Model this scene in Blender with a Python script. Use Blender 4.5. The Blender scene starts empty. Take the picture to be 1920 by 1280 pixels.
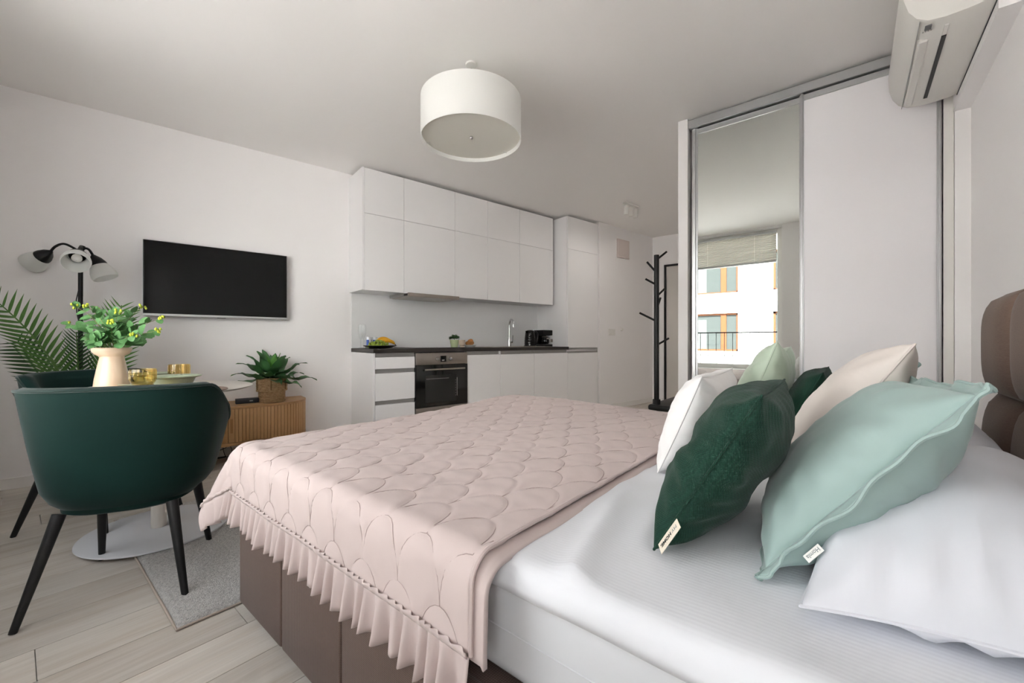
import bpy, bmesh, math, random
from mathutils import Vector, Matrix, noise
from math import sin, cos, pi, radians as R, sqrt, exp, atan2

random.seed(7)
scene = bpy.context.scene
COL = scene.collection

# ---------------------------------------------------------------- camera
FPX, CAMH, TH = 772.0, 0.98, R(39.57)
cam_d = bpy.data.cameras.new('camera')
cam_d.sensor_fit = 'HORIZONTAL'; cam_d.sensor_width = 36.0
cam_d.lens = FPX / 1920.0 * 36.0
cam_d.clip_start = 0.02; cam_d.clip_end = 200
cam = bpy.data.objects.new('camera', cam_d); COL.objects.link(cam)
cam.location = (0, 0, CAMH)
cam.rotation_euler = (R(90), 0, TH - R(90))
scene.camera = cam

# ---------------------------------------------------------------- world, sun, exposure
SKY, SUN, EXPO = 3.2, 34.0, 0.22
w = bpy.data.worlds.new('sky'); scene.world = w; w.use_nodes = True
bg = w.node_tree.nodes['Background']
bg.inputs[0].default_value = (0.95, 0.96, 1.0, 1); bg.inputs[1].default_value = SKY
sd = bpy.data.lights.new('sun', 'SUN'); sd.energy = SUN; sd.angle = R(0.6); sd.color = (1, .968, .985)
sun = bpy.data.objects.new('sun', sd); COL.objects.link(sun)
sun.rotation_euler = Vector((-0.74, 0.28, -0.62)).to_track_quat('-Z', 'Y').to_euler()
def portal(name, y0, y1, z0, z1):
    d = bpy.data.lights.new(name, 'AREA'); d.shape = 'RECTANGLE'; d.size = z1 - z0; d.size_y = y1 - y0
    d.cycles.is_portal = True
    o = bpy.data.objects.new(name, d); COL.objects.link(o)
    o.location = (-0.70, (y0 + y1) / 2, (z0 + z1) / 2); o.rotation_euler = (0, R(-90), 0)
WIN = [(-0.36, 0.16), (0.78, 2.80)]  # first: unseen narrow window added to let in more daylight
for i, (a, b) in enumerate(WIN):
    portal('window_portal', a, b, .56, 2.64)
vs = scene.view_settings
vs.view_transform = 'Standard'; vs.look = 'None'; vs.exposure = EXPO; vs.gamma = 1.0; vs.use_curve_mapping = False
scene.cycles.use_denoising = True
scene.cycles.max_bounces = 14; scene.cycles.diffuse_bounces = 9; scene.cycles.glossy_bounces = 6
scene.cycles.transmission_bounces = 8; scene.cycles.transparent_max_bounces = 10
scene.cycles.sample_clamp_indirect = 12
scene.cycles.caustics_reflective = False; scene.cycles.caustics_refractive = False

# ---------------------------------------------------------------- pixel helpers (directions only; distance from what a thing touches)
FW = Vector((cos(TH), sin(TH), 0)); RT = Vector((sin(TH), -cos(TH), 0)); UP = Vector((0, 0, 1)); CP = Vector((0, 0, CAMH))
def ray(px, py): return FW + RT * ((px - 960) / FPX) + UP * ((640 - py) / FPX)
def on_z(px, py, z): d = ray(px, py); return CP + d * ((z - CAMH) / d.z)
def on_x(px, py, x): d = ray(px, py); return CP + d * (x / d.x)
def on_y(px, py, y): d = ray(px, py); return CP + d * (y / d.y)
AK = R(-10.43)
XK = Vector((cos(AK), sin(AK), 0)); YK = Vector((-sin(AK), cos(AK), 0)); K0 = Vector((2.175, 3.911, 0))
def K(s, d, z=0): return K0 + XK * s - YK * d + UP * z
def kp(px, py, d):
    q = ray(px, py); t = ((K0 - CP).dot(YK) - d) / q.dot(YK); p = CP + q * t
    return (p - K0).dot(XK), p.z

# ---------------------------------------------------------------- materials
def lin(c):
    if isinstance(c, str):
        c = [int(c[i:i + 2], 16) / 255 for i in (0, 2, 4)]
    return tuple((x / 12.92 if x <= .04045 else ((x + .055) / 1.055) ** 2.4) for x in c) + (1.0,)
def M(name, col, rough=.5, metal=0, spec=.5, var=None, bump=None, wave=None, trans=0, ior=1.45, sheen=0, coat=0, emit=0, sss=0, stretch=None, rand=0):
    m = bpy.data.materials.new(name); m.use_nodes = True
    nt = m.node_tree; N = nt.nodes; L = nt.links
    b = N['Principled BSDF']; c = lin(col)
    b.inputs['Base Color'].default_value = c; b.inputs['Roughness'].default_value = rough
    b.inputs['Metallic'].default_value = metal; b.inputs['Specular IOR Level'].default_value = spec
    b.inputs['Transmission Weight'].default_value = trans; b.inputs['IOR'].default_value = ior
    b.inputs['Sheen Weight'].default_value = sheen; b.inputs['Coat Weight'].default_value = coat
    if sheen: b.inputs['Sheen Roughness'].default_value = .35
    if emit:
        b.inputs['Emission Color'].default_value = c; b.inputs['Emission Strength'].default_value = emit
    if sss:
        b.inputs['Subsurface Weight'].default_value = sss; b.inputs['Subsurface Radius'].default_value = (.02, .02, .02)
    tc = None; vec = None
    def coords():
        nonlocal tc, vec
        if vec is None:
            tc = N.new('ShaderNodeTexCoord'); vec = tc.outputs['Object']
            if rand:
                oi = N.new('ShaderNodeObjectInfo'); ad = N.new('ShaderNodeVectorMath'); ad.operation = 'MULTIPLY_ADD'
                L.new(oi.outputs['Random'], ad.inputs[0]); ad.inputs[1].default_value = (rand, rand, rand); L.new(vec, ad.inputs[2]); vec = ad.outputs[0]
            if stretch:
                mp = N.new('ShaderNodeMapping'); mp.inputs['Scale'].default_value = stretch
                L.new(vec, mp.inputs['Vector']); vec = mp.outputs[0]
        return vec
    if var:
        sc, amt, c2 = var
        n = N.new('ShaderNodeTexNoise'); n.inputs['Scale'].default_value = sc; n.inputs['Detail'].default_value = 6
        L.new(coords(), n.inputs['Vector'])
        r = N.new('ShaderNodeValToRGB'); r.color_ramp.elements[0].position = .5 - amt; r.color_ramp.elements[1].position = .5 + amt
        r.color_ramp.elements[0].color = c; r.color_ramp.elements[1].color = lin(c2)
        L.new(n.outputs['Fac'], r.inputs['Fac']); L.new(r.outputs['Color'], b.inputs['Base Color'])
    h = None
    if bump:
        sc, st, di = bump
        n = N.new('ShaderNodeTexNoise'); n.inputs['Scale'].default_value = sc; n.inputs['Detail'].default_value = 4
        L.new(coords(), n.inputs['Vector']); h = (n.outputs['Fac'], st, di)
    if wave:
        sc, st, di, direc = wave
        n = N.new('ShaderNodeTexWave'); n.inputs['Scale'].default_value = sc; n.bands_direction = direc
        n.inputs['Distortion'].default_value = .4
        L.new(coords(), n.inputs['Vector'])
        if h:
            bp0 = N.new('ShaderNodeBump'); bp0.inputs['Strength'].default_value = h[1]; bp0.inputs['Distance'].default_value = h[2]
            L.new(h[0], bp0.inputs['Height'])
            bp = N.new('ShaderNodeBump'); L.new(bp0.outputs[0], bp.inputs['Normal'])
        else: bp = N.new('ShaderNodeBump')
        bp.inputs['Strength'].default_value = st; bp.inputs['Distance'].default_value = di
        L.new(n.outputs['Fac'], bp.inputs['Height']); L.new(bp.outputs[0], b.inputs['Normal'])
    elif h:
        bp = N.new('ShaderNodeBump'); bp.inputs['Strength'].default_value = h[1]; bp.inputs['Distance'].default_value = h[2]
        L.new(h[0], bp.inputs['Height']); L.new(bp.outputs[0], b.inputs['Normal'])
    return m
def checker_weave(name, col, c2, scale, rough=.95, sheen=.2, bumpd=.0015):
    m = M(name, col, rough, sheen=sheen); nt = m.node_tree; N = nt.nodes; L = nt.links; b = N['Principled BSDF']
    tc = N.new('ShaderNodeTexCoord'); ws = []
    for dr in ('X', 'Y', 'Z'):
        wv = N.new('ShaderNodeTexWave'); wv.bands_direction = dr; wv.inputs['Scale'].default_value = scale; wv.inputs['Distortion'].default_value = .8
        wv.inputs['Detail Scale'].default_value = 2
        L.new(tc.outputs['Object'], wv.inputs['Vector']); ws.append(wv)
    a = N.new('ShaderNodeMath'); a.operation = 'ADD'; L.new(ws[0].outputs['Fac'], a.inputs[0]); L.new(ws[1].outputs['Fac'], a.inputs[1])
    a2 = N.new('ShaderNodeMath'); a2.operation = 'ADD'; L.new(a.outputs[0], a2.inputs[0]); L.new(ws[2].outputs['Fac'], a2.inputs[1])
    a3 = N.new('ShaderNodeMath'); a3.operation = 'MULTIPLY'; a3.inputs[1].default_value = .3333; L.new(a2.outputs[0], a3.inputs[0])
    mx = N.new('ShaderNodeValToRGB'); mx.color_ramp.elements[0].color = lin(col); mx.color_ramp.elements[1].color = lin(c2)
    mx.color_ramp.elements[0].position = .25; mx.color_ramp.elements[1].position = .75
    L.new(a3.outputs[0], mx.inputs['Fac']); L.new(mx.outputs['Color'], b.inputs['Base Color'])
    bp = N.new('ShaderNodeBump'); bp.inputs['Strength'].default_value = .6; bp.inputs['Distance'].default_value = bumpd
    L.new(a3.outputs[0], bp.inputs['Height']); L.new(bp.outputs[0], b.inputs['Normal'])
    return m
def glass(name, col=(1, 1, 1), rough=0.0, mix=.88):
    # thin architectural pane: mostly clear, with a mirror-like share
    m = bpy.data.materials.new(name); m.use_nodes = True; nt = m.node_tree; N = nt.nodes; L = nt.links
    for n in list(N): N.remove(n)
    o = N.new('ShaderNodeOutputMaterial'); t = N.new('ShaderNodeBsdfTransparent'); g = N.new('ShaderNodeBsdfGlossy'); mx = N.new('ShaderNodeMixShader')
    t.inputs[0].default_value = (*col, 1); g.inputs['Roughness'].default_value = rough; lw = N.new('ShaderNodeLayerWeight'); pw_ = N.new('ShaderNodeMath'); pw_.operation = 'POWER'; pw_.inputs[1].default_value = 4; L.new(lw.outputs['Facing'], pw_.inputs[0]); ma = N.new('ShaderNodeMath'); ma.operation = 'MULTIPLY_ADD'; ma.inputs[1].default_value = .5; ma.inputs[2].default_value = (1 - mix) * .5; L.new(pw_.outputs[0], ma.inputs[0]); L.new(ma.outputs[0], mx.inputs[0])
    L.new(t.outputs[0], mx.inputs[1]); L.new(g.outputs[0], mx.inputs[2]); L.new(mx.outputs[0], o.inputs[0])
    return m

def translucent(name, col, k):
    m = M(name, col, .4); nt = m.node_tree; N = nt.nodes; L = nt.links
    tr = N.new('ShaderNodeBsdfTranslucent'); tr.inputs[0].default_value = lin(col); mx = N.new('ShaderNodeMixShader'); mx.inputs[0].default_value = k
    L.new(N['Principled BSDF'].outputs[0], mx.inputs[1]); L.new(tr.outputs[0], mx.inputs[2]); L.new(mx.outputs[0], N['Material Output'].inputs[0]); return m
m_wall = M('wall_paint', 'F5F3F3', .85, spec=.2, bump=(180, .05, .001))
m_ceil = M('ceiling_paint', 'F5F3F1', .9, spec=.1)
m_base = M('baseboard_white', 'ECEAE8', .45)
m_kit = M('kitchen_front_white', 'F4F3F4', .32, spec=.4)
m_kin = M('cabinet_carcass', 'DEDCDC', .5)
m_rail = M('grip_rail_grey', 'A9A8A6', .35, metal=.6)
m_splash = M('splashback_white', 'EFF0F1', .3)
m_top = M('worktop_black', '2B2826', .45, var=(9, .25, '35312E'))
m_steel = M('brushed_steel', 'A79F97', .32, metal=.9, bump=(60, .03, .0005), stretch=(1, 1, 30))
m_chrome = M('chrome', 'D8D8DA', .1, metal=1)
m_alu = M('aluminium', 'C9CACB', .3, metal=.75)
m_black = M('black_gloss', '0A0A0B', .08, spec=.6)
m_blackp = M('black_plastic', '131314', .35)
m_mblack = M('black_metal', '1C1C1D', .45, metal=.2)
m_screen = M('screen', '040405', .06, spec=.3)
m_wplast = M('white_plastic', 'E9E7E3', .4)
m_ac = M('air_conditioner_white', 'E3E1DC', .42)
m_vent = M('vent_beige', 'DCD0CB', .5)
m_mirror = M('mirror_silver', 'E4E8E4', .0, metal=1)
m_wdoor = M('wardrobe_white', 'F2F0F3', .28, spec=.4)
m_oak = M('oak', 'C39A6B', .5, var=(7, .3, 'B08555'), stretch=(1.5, 1.5, .25), rand=9)
m_oakh = M('oak_top', 'BC9468', .45, var=(7, .3, 'AA8052'), stretch=(.3, 4, 4))
m_oakdark = M('oak_grip', 'A57849', .5)
m_velvet = M('green_velvet', '0A2A26', .8, spec=.2, sheen=.16, var=(5, .35, '08211E'), bump=(400, .15, .001))
m_pipe = M('green_velvet_piping', '0A2723', .8, sheen=.3)
m_table = M('table_white', 'D9D3CB', .38)
m_tbase = M('table_base_white', 'D5D6DA', .35)
m_rug = M('rug_pile', 'E0DDD9', 1, spec=.05, var=(120, .2, 'B4B1AE'), bump=(240, 1, .01), sheen=.2)
m_rugedge = M('rug_binding', 'B5A89D', .95)
m_bedfab = checker_weave('brown_weave', '56463F', '6E5C54', 70)
m_headfab = M('headboard_brown', '7B695E', .95, spec=.1, var=(90, .3, '6A5850'), bump=(500, .3, .001), sheen=.2, stretch=(1, 1, 6))
m_sheet = M('white_sheet', 'D6D8DC', .8, spec=.15, bump=(12, .06, .01))
m_stripe = M('white_striped_sateen', 'E3E5EA', .62, spec=.3, wave=(36, .12, .001, 'X'), bump=(10, .1, .01))
m_stripe2 = M('white_striped_pillowcase', 'D8DAE1', .62, spec=.3, wave=(36, .12, .001, 'Y'))
m_quilt = M('pink_quilt', 'C8B9B6', .85, spec=.15, sheen=.15, bump=(120, .12, .002))
m_stitch = M('quilt_thread', 'B3A29E', .9)
m_quiltu = M('pink_quilt_underside', 'BFAEAA', .85, spec=.15)
m_cgreen = checker_weave('dark_green_textured', '0C2E23', '143C2E', 100, sheen=.08, bumpd=.0015)
m_cmint = M('mint_velvet', '9FB3B0', .7, spec=.25, sheen=.2, var=(4, .4, '97ADA9'), bump=(14, .08, .01))
m_cbeige = M('beige_satin', 'D8CFC9', .65, sheen=.2, bump=(14, .1, .01))
m_csage = M('sage_satin', 'B6C5B3', .5, sheen=.2, var=(4, .4, 'ABBCA9'), bump=(10, .12, .012))
m_cwhite = M('white_cotton', 'F1F0F0', .8, bump=(16, .12, .01))
m_tag = M('cream_tag', 'E4DACA', .8)
m_ink = M('black_ink', '1B1B1B', .8)
m_inkg = M('grey_ink', '6E7A7C', .8)
m_shade = translucent('white_fabric_shade', 'F9F9F7', .35)
m_diff = M('lamp_diffuser', 'DAD8CF', .5)
m_frost = translucent('frosted_lamp_glass', 'F4F5F3', .55)
m_vase = M('cream_glazed_vase', 'E3C9AE', .28, coat=.3)
m_amber = glass('amber_glass', (.965, .89, .68), .02, .9)
m_clear = glass('clear_glass', (.97, .98, .98), .02, .86)
m_pane = glass('window_glass', (.97, .985, .98), 0, .95)
m_bowl = M('sage_ceramic', 'A3AF98', .35)
m_board = M('light_wood_board', 'D9B98C', .5, var=(8, .3, 'CBA778'), stretch=(.3, 4, 4))
m_brownpl = M('brown_placemat', '8A7467', .6)
m_napkin = M('cream_napkin', 'E6DFD3', .9)
m_palm = M('palm_leaf', '547F38', .45, var=(9, .3, '41692F'), rand=3)
m_palmd = M('palm_leaf_dark', '35582C', .5, var=(9, .3, '274622'), rand=3)
m_palms = M('palm_stalk', '56783A', .6)
m_euc = M('eucalyptus_leaf', '6B9A60', .55, var=(9, .3, '517F4B'), rand=4)
m_eucy = M('eucalyptus_bud', 'B3BE3A', .6)
m_eucs = M('eucalyptus_stem', '7C7A50', .7)
m_agave = M('broad_leaf', '4A7846', .45, var=(12, .3, '38633A'), rand=4)
m_agavel = M('young_leaf', '5C9A3E', .45, var=(12, .3, '4A8636'), rand=4)
m_rope = M('woven_rope', 'BC9C76', .95, var=(45, .25, '8A6C4A'), bump=(120, .8, .004), rand=5)
m_ropes = M('woven_rope_tie', '6F5638', .95)
m_soil = M('soil', '2B211A', 1)
m_pot = M('dark_pot', '3A3A3A', .7)
m_grape = M('grape_green', '93A83C', .3, sss=.1, var=(6, .3, '7C9430'), rand=5)
m_banana = M('banana_yellow', 'E3AE2D', .5, var=(9, .3, 'D39A24'))
m_bant = M('banana_tip', '4A3A1C', .7)
m_tray = M('dark_platter', '24241F', .3)
m_can = M('can_white', 'D9DCE2', .3, metal=.4)
m_canb = M('can_blue', '33509A', .3, metal=.3)
m_gpot = M('pale_green_pot', 'B9C79C', .35)
m_basil = M('basil_leaf', '3D7A2E', .5, var=(30, .3, '2C6424'), rand=4)
m_cup = M('beige_cup', 'CDBBA8', .4)
m_bread = M('bread_crust', 'C08850', .6, var=(14, .3, 'A66C38'), rand=4)
m_wplate = M('white_plate', 'E6E6E4', .25)
m_jar = M('cork_jar', 'CDB491', .6)
m_bwall = M('facade_white', 'F1F0EC', .8)
m_borange = M('facade_window_wood', '6E3E1C', .6)
m_bbrown = M('facade_window_brown', '3B241C', .6)
m_bglass = M('facade_glass', '434846', .05, spec=.5)
m_curtain = M('curtain_pale', '5A605D', .8)
m_street = M('street_grey', 'C9C7C5', .9)
m_blind = translucent('pleated_blind', 'B5B2AB', .26)
m_door = M('door_leaf', 'CFCac4', .5)
m_wire = M('cable_black', '151515', .5)
def floor_mat():
    m = M('oak_laminate', 'B8AEA0', .42, spec=.35); nt = m.node_tree; N = nt.nodes; L = nt.links; b = N['Principled BSDF']
    tc = N.new('ShaderNodeTexCoord'); oi = N.new('ShaderNodeObjectInfo')
    ad = N.new('ShaderNodeVectorMath'); ad.operation = 'MULTIPLY_ADD'; ad.inputs[1].default_value = (17, 31, 5)
    L.new(oi.outputs['Random'], ad.inputs[0]); L.new(tc.outputs['Object'], ad.inputs[2])
    mp = N.new('ShaderNodeMapping'); mp.inputs['Scale'].default_value = (.9, 9, 9); L.new(ad.outputs[0], mp.inputs['Vector'])
    n1 = N.new('ShaderNodeTexNoise'); n1.inputs['Scale'].default_value = 1.6; n1.inputs['Detail'].default_value = 8; n1.inputs['Roughness'].default_value = .6; n1.inputs['Distortion'].default_value = .6
    L.new(mp.outputs[0], n1.inputs['Vector'])
    r1 = N.new('ShaderNodeValToRGB'); e = r1.color_ramp.elements
    e[0].position = .28; e[0].color = lin('C9BDAE'); e[1].position = .72; e[1].color = lin('E3DDD4')
    k = e.new(.5); k.color = lin('D9D1C7')
    L.new(n1.outputs['Fac'], r1.inputs['Fac'])
    mp2 = N.new('ShaderNodeMapping'); mp2.inputs['Scale'].default_value = (2, 60, 60); L.new(ad.outputs[0], mp2.inputs['Vector'])
    n2 = N.new('ShaderNodeTexNoise'); n2.inputs['Scale'].default_value = 2; n2.inputs['Detail'].default_value = 3; L.new(mp2.outputs[0], n2.inputs['Vector'])
    mx = N.new('ShaderNodeMixRGB'); mx.blend_type = 'MULTIPLY'; mx.inputs[0].default_value = .22
    L.new(r1.outputs[0], mx.inputs[1]); L.new(n2.outputs['Fac'], mx.inputs[2])
    hs = N.new('ShaderNodeHueSaturation'); mr = N.new('ShaderNodeMapRange'); mr.inputs[3].default_value = .86; mr.inputs[4].default_value = 1.06
    L.new(oi.outputs['Random'], mr.inputs[0]); L.new(mr.outputs[0], hs.inputs['Value']); L.new(mx.outputs[0], hs.inputs['Color'])
    L.new(hs.outputs[0], b.inputs['Base Color'])
    bp = N.new('ShaderNodeBump'); bp.inputs['Strength'].default_value = .12; bp.inputs['Distance'].default_value = .002
    L.new(n2.outputs['Fac'], bp.inputs['Height']); L.new(bp.outputs[0], b.inputs['Normal'])
    return m
m_floor = floor_mat()

# ---------------------------------------------------------------- mesh helpers
class G:
    def __init__(s): s.v = []; s.f = []
    def add(s, vs, fs):
        o = len(s.v); s.v += [tuple(x) for x in vs]; s.f += [tuple(i + o for i in q) for q in fs]; return s
    def box(s, x0, x1, y0, y1, z0, z1):
        return s.add([(x0, y0, z0), (x1, y0, z0), (x1, y1, z0), (x0, y1, z0), (x0, y0, z1), (x1, y0, z1), (x1, y1, z1), (x0, y1, z1)],
                     [(3, 2, 1, 0), (4, 5, 6, 7), (0, 1, 5, 4), (1, 2, 6, 5), (2, 3, 7, 6), (3, 0, 4, 7)])
    def rbox(s, x0, x1, y0, y1, z0, z1, r=.01, seg=2):
        bm = bmesh.new(); bmesh.ops.create_cube(bm, size=1)
        for v in bm.verts: v.co = Vector(((x0 + x1) / 2 + v.co.x * (x1 - x0), (y0 + y1) / 2 + v.co.y * (y1 - y0), (z0 + z1) / 2 + v.co.z * (z1 - z0)))
        bmesh.ops.bevel(bm, geom=list(bm.edges), offset=r, segments=seg, profile=.5, affect='EDGES')
        bm.verts.index_update(); s.add([v.co[:] for v in bm.verts], [[v.index for v in f.verts] for f in bm.faces]); bm.free(); return s
    def prism(s, poly, z0, z1):
        n = len(poly)
        return s.add([(x, y, z0) for x, y in poly] + [(x, y, z1) for x, y in poly],
                     [tuple(range(n - 1, -1, -1)), tuple(range(n, 2 * n))] + [(i, (i + 1) % n, n + (i + 1) % n, n + i) for i in range(n)])
    def lathe(s, prof, n=32, c=(0, 0, 0), cap=True):
        vs = []; fs = []
        for r, z in prof:
            for i in range(n):
                a = 2 * pi * i / n; vs.append((c[0] + r * cos(a), c[1] + r * sin(a), c[2] + z))
        for j in range(len(prof) - 1):
            for i in range(n):
                k = (i + 1) % n; fs.append((j * n + i, j * n + k, (j + 1) * n + k, (j + 1) * n + i))
        if cap:
            fs.append(tuple(range(n - 1, -1, -1))); m = (len(prof) - 1) * n; fs.append(tuple(range(m, m + n)))
        return s.add(vs, fs)
    def tube(s, pts, r, n=8, cap=True, closed=False):
        pts = [Vector(p) for p in pts]; m = len(pts)
        rs = r if isinstance(r, (list, tuple)) else [r] * m
        vs = []; fs = []; pn = None
        for i, p in enumerate(pts):
            if closed: t = pts[(i + 1) % m] - pts[i - 1]
            else: t = pts[min(i + 1, m - 1)] - pts[max(i - 1, 0)]
            t.normalize()
            if pn is None:
                a = Vector((0, 0, 1)) if abs(t.z) < .9 else Vector((1, 0, 0)); pn = (a - t * a.dot(t)).normalized()
            else: pn = (pn - t * pn.dot(t)).normalized()
            q = t.cross(pn)
            for k in range(n):
                a = 2 * pi * k / n; vs.append(p + (pn * cos(a) + q * sin(a)) * rs[i])
        for i in range(m if closed else m - 1):
            j = (i + 1) % m
            for k in range(n):
                l = (k + 1) % n; fs.append((i * n + k, i * n + l, j * n + l, j * n + k))
        if cap and not closed:
            fs.append(tuple(range(n - 1, -1, -1))); fs.append(tuple(range((m - 1) * n, m * n)))
        return s.add(vs, fs)
    def grid(s, rows, closeu=False, flip=False):
        nr = len(rows); nc = len(rows[0]); vs = [p for r in rows for p in r]; fs = []
        for j in range(nr - 1):
            for i in range(nc if closeu else nc - 1):
                k = (i + 1) % nc; q = (j * nc + i, j * nc + k, (j + 1) * nc + k, (j + 1) * nc + i)
                fs.append(q[::-1] if flip else q)
        return s.add(vs, fs)
    def torus(s, R0, r, z=0, n=36, k=8, c=(0, 0)):
        return s.tube([(c[0] + R0 * cos(2 * pi * i / n), c[1] + R0 * sin(2 * pi * i / n), z) for i in range(n)], r, k, closed=True)
    def ball(s, c, r, n=12, m=8, sc=(1, 1, 1)):
        vs = [(c[0], c[1], c[2] - r * sc[2])]
        for j in range(1, m):
            a = -pi / 2 + pi * j / m
            for i in range(n):
                b = 2 * pi * i / n; vs.append((c[0] + r * sc[0] * cos(a) * cos(b), c[1] + r * sc[1] * cos(a) * sin(b), c[2] + r * sc[2] * sin(a)))
        vs.append((c[0], c[1], c[2] + r * sc[2])); fs = []
        for i in range(n): fs.append((0, 1 + (i + 1) % n, 1 + i))
        for j in range(m - 2):
            for i in range(n):
                k = (i + 1) % n; a = 1 + j * n; fs.append((a + i, a + k, a + n + k, a + n + i))
        e = len(vs) - 1; a = 1 + (m - 2) * n
        for i in range(n): fs.append((a + i, a + (i + 1) % n, e))
        return s.add(vs, fs)
    def mesh(s, name, mat, smooth=35):
        me = bpy.data.meshes.new(name); me.from_pydata(s.v, [], s.f)
        bm = bmesh.new(); bm.from_mesh(me); bmesh.ops.recalc_face_normals(bm, faces=list(bm.faces)); bm.to_mesh(me); bm.free()
        me.materials.append(mat)
        if smooth:
            me.polygons.foreach_set('use_smooth', [True] * len(me.polygons)); me.set_sharp_from_angle(angle=R(smooth))
        me.update(); return me
    def build(s, name, mat, parent=None, smooth=35, loc=None, rotz=0):
        return put(name, s.mesh(name, mat, smooth), parent, loc, rotz)
def put(name, me, parent=None, loc=None, rotz=0, matrix=None):
    o = bpy.data.objects.new(name, me); COL.objects.link(o); o.parent = parent
    if matrix is not None: o.matrix_local = matrix
    else:
        if loc is not None: o.location = loc
        o.rotation_euler = (0, 0, rotz)
    return o
def tag(o, label, cat, group=None):
    o['label'] = label; o['category'] = cat
    if group: o['group'] = group
    return o
def thing(name, label, cat, loc=(0, 0, 0), rotz=0, group=None):
    o = bpy.data.objects.new(name, None); COL.objects.link(o); o.location = loc; o.rotation_euler = (0, 0, rotz)
    o.empty_display_size = .05
    return tag(o, label, cat, group)
def struct(o): o['kind'] = 'structure'; return o
def text_mesh(name, body, size, mat, extrude=.0002, bold=False):
    cu = bpy.data.curves.new(name, 'FONT'); cu.body = body; cu.size = size; cu.extrude = extrude; cu.align_x = 'LEFT'
    if bold: cu.offset = size * .03
    o = bpy.data.objects.new(name, cu); COL.objects.link(o)
    dg = bpy.context.evaluated_depsgraph_get(); me = bpy.data.meshes.new_from_object(o.evaluated_get(dg))
    bpy.data.objects.remove(o); me.materials.clear(); me.materials.append(mat); return me
def frame_mat(o, x, y, z):
    m = Matrix((x, y, z)).transposed().to_4x4(); m.translation = o; return m
def lerp(a, b, t): return a + (b - a) * t
def sstep(a, b, x):
    t = max(0, min(1, (x - a) / (b - a))); return t * t * (3 - 2 * t)

# ================================================================ ROOM SHELL
CZ = 2.667
XW = -0.42                    # inner face of the window wall
def tvy(x): return K0.y + (K0.x - x) * math.tan(-AK)
S_HALL0, S_HALL1 = 3.25, 4.605
HALL0 = K(S_HALL0, .58); HALL1 = K(S_HALL1, .58)
XFAR = 6.62
YH = -0.49                    # headboard wall
# floor: slab + planks
fl = struct(G().box(-.42, 6.9, -.6, 4.7, -.12, -.012).build('floor', m_base))
def clip(poly, a, b, c):      # keep a*x+b*y<=c
    out = []
    for i in range(len(poly)):
        p, q = poly[i], poly[(i + 1) % len(poly)]; dp = a * p[0] + b * p[1] - c; dq = a * q[0] + b * q[1] - c
        if dp <= 0: out.append(p)
        if dp * dq < 0:
            t = dp / (dp - dq); out.append((p[0] + t * (q[0] - p[0]), p[1] + t * (q[1] - p[1])))
    return out
PW, PL = .192, 1.285
row = 0; y = -.49
while y < 4.4:
    x = -.42 - ((row * 0.37 + .2) % 1) * PL
    while x < 6.62:
        g = .0012
        poly = [(x + g, y + g), (x + PL - g, y + g), (x + PL - g, y + PW - g), (x + g, y + PW - g)]
        poly = clip(poly, -1, 0, .42); 
        if len(poly) > 2: poly = clip(poly, 1, 0, 6.62)
        if len(poly) > 2: poly = clip(poly, YK.x, YK.y, K0.dot(YK))
        if len(poly) > 2 and not (x > 3.95 and y + PW < .95):
            cx = sum(p[0] for p in poly) / len(poly); cy = sum(p[1] for p in poly) / len(poly)
            G().prism([(p[0] - cx, p[1] - cy) for p in poly], -.011, 0).build('plank', m_floor, fl, 0, loc=(cx, cy, 0))
        x += PL
    y += PW; row += 1
struct(G().box(-.42, 6.9, -.7, 4.7, CZ, CZ + .12).build('ceiling', m_ceil, smooth=0))
# tv wall (runs on behind the kitchen), local x along the kitchen
wl = struct(G().box(-2.7, 3.25, 0, .15, -.1, CZ).build('wall_left', m_wall, loc=K0, rotz=AK, smooth=0))
struct(G().box(S_HALL0, S_HALL1 + .1, -.58, .15, -.1, CZ).build('wall_hall', m_wall, loc=K0, rotz=AK, smooth=0))
struct(G().box(XFAR, XFAR + .15, .9, 3.0, -.1, CZ).build('wall_front', m_wall, smooth=0))
struct(G().box(-.70, 3.96, YH - .15, YH, -.1, CZ).build('wall_right', m_wall, smooth=0))
# partition beside the wardrobe and its back
struct(G().box(3.255, 6.62, .962, 1.032, 0, CZ).build('wall_partition', m_wall, smooth=0))
struct(G().box(3.9, 3.96, YH, .962, 0, CZ).build('wall_wardrobe', m_wall, smooth=0))
struct(G().box(3.262, 3.9, YH, -.43, 0, CZ).build('wall_pier', m_wall, smooth=0))
# boxed soffit behind the air conditioner
struct(G().box(2.36, 3.262, YH, -.424, 2.232, CZ).build('trim_1', m_wall, smooth=0))
# window wall with two openings, the narrow one added for light
wb = G(); ys = [YH] + [q for ab in WIN for q in ab] + [4.55]
for a, b in ((YH - .15, WIN[0][0]), (WIN[0][1], WIN[1][0]), (WIN[1][1], 4.6)): wb.box(XW - .26, XW, a, b, -.1, CZ + .1)
for a, b in WIN: wb.box(XW - .26, XW, a, b, -.1, .56); wb.box(XW - .26, XW, a, b, 2.645, CZ + .1)
struct(wb.build('wall_back', m_wall, smooth=0))
# baseboards
struct(G().rbox(-2.63, -.005, -.014, 0, 0, .075, .003, 1).build('baseboard_left', m_base, loc=K0, rotz=AK))
struct(G().rbox(S_HALL0, S_HALL1, -.594, -.58, 0, .075, .003, 1).build('baseboard_hall', m_base, loc=K0, rotz=AK))
struct(G().rbox(XFAR - .014, XFAR, 2.33, 2.5, 0, .075, .003, 1).build('baseboard_front', m_base))
struct(G().rbox(3.30, 6.6, 1.032, 1.045, 0, .075, .003, 1).build('baseboard_partition', m_base))
struct(G().rbox(XW, XW + .014, YH, tvy(XW) - .02, 0, .075, .003, 1).build('baseboard_back', m_base))
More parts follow.
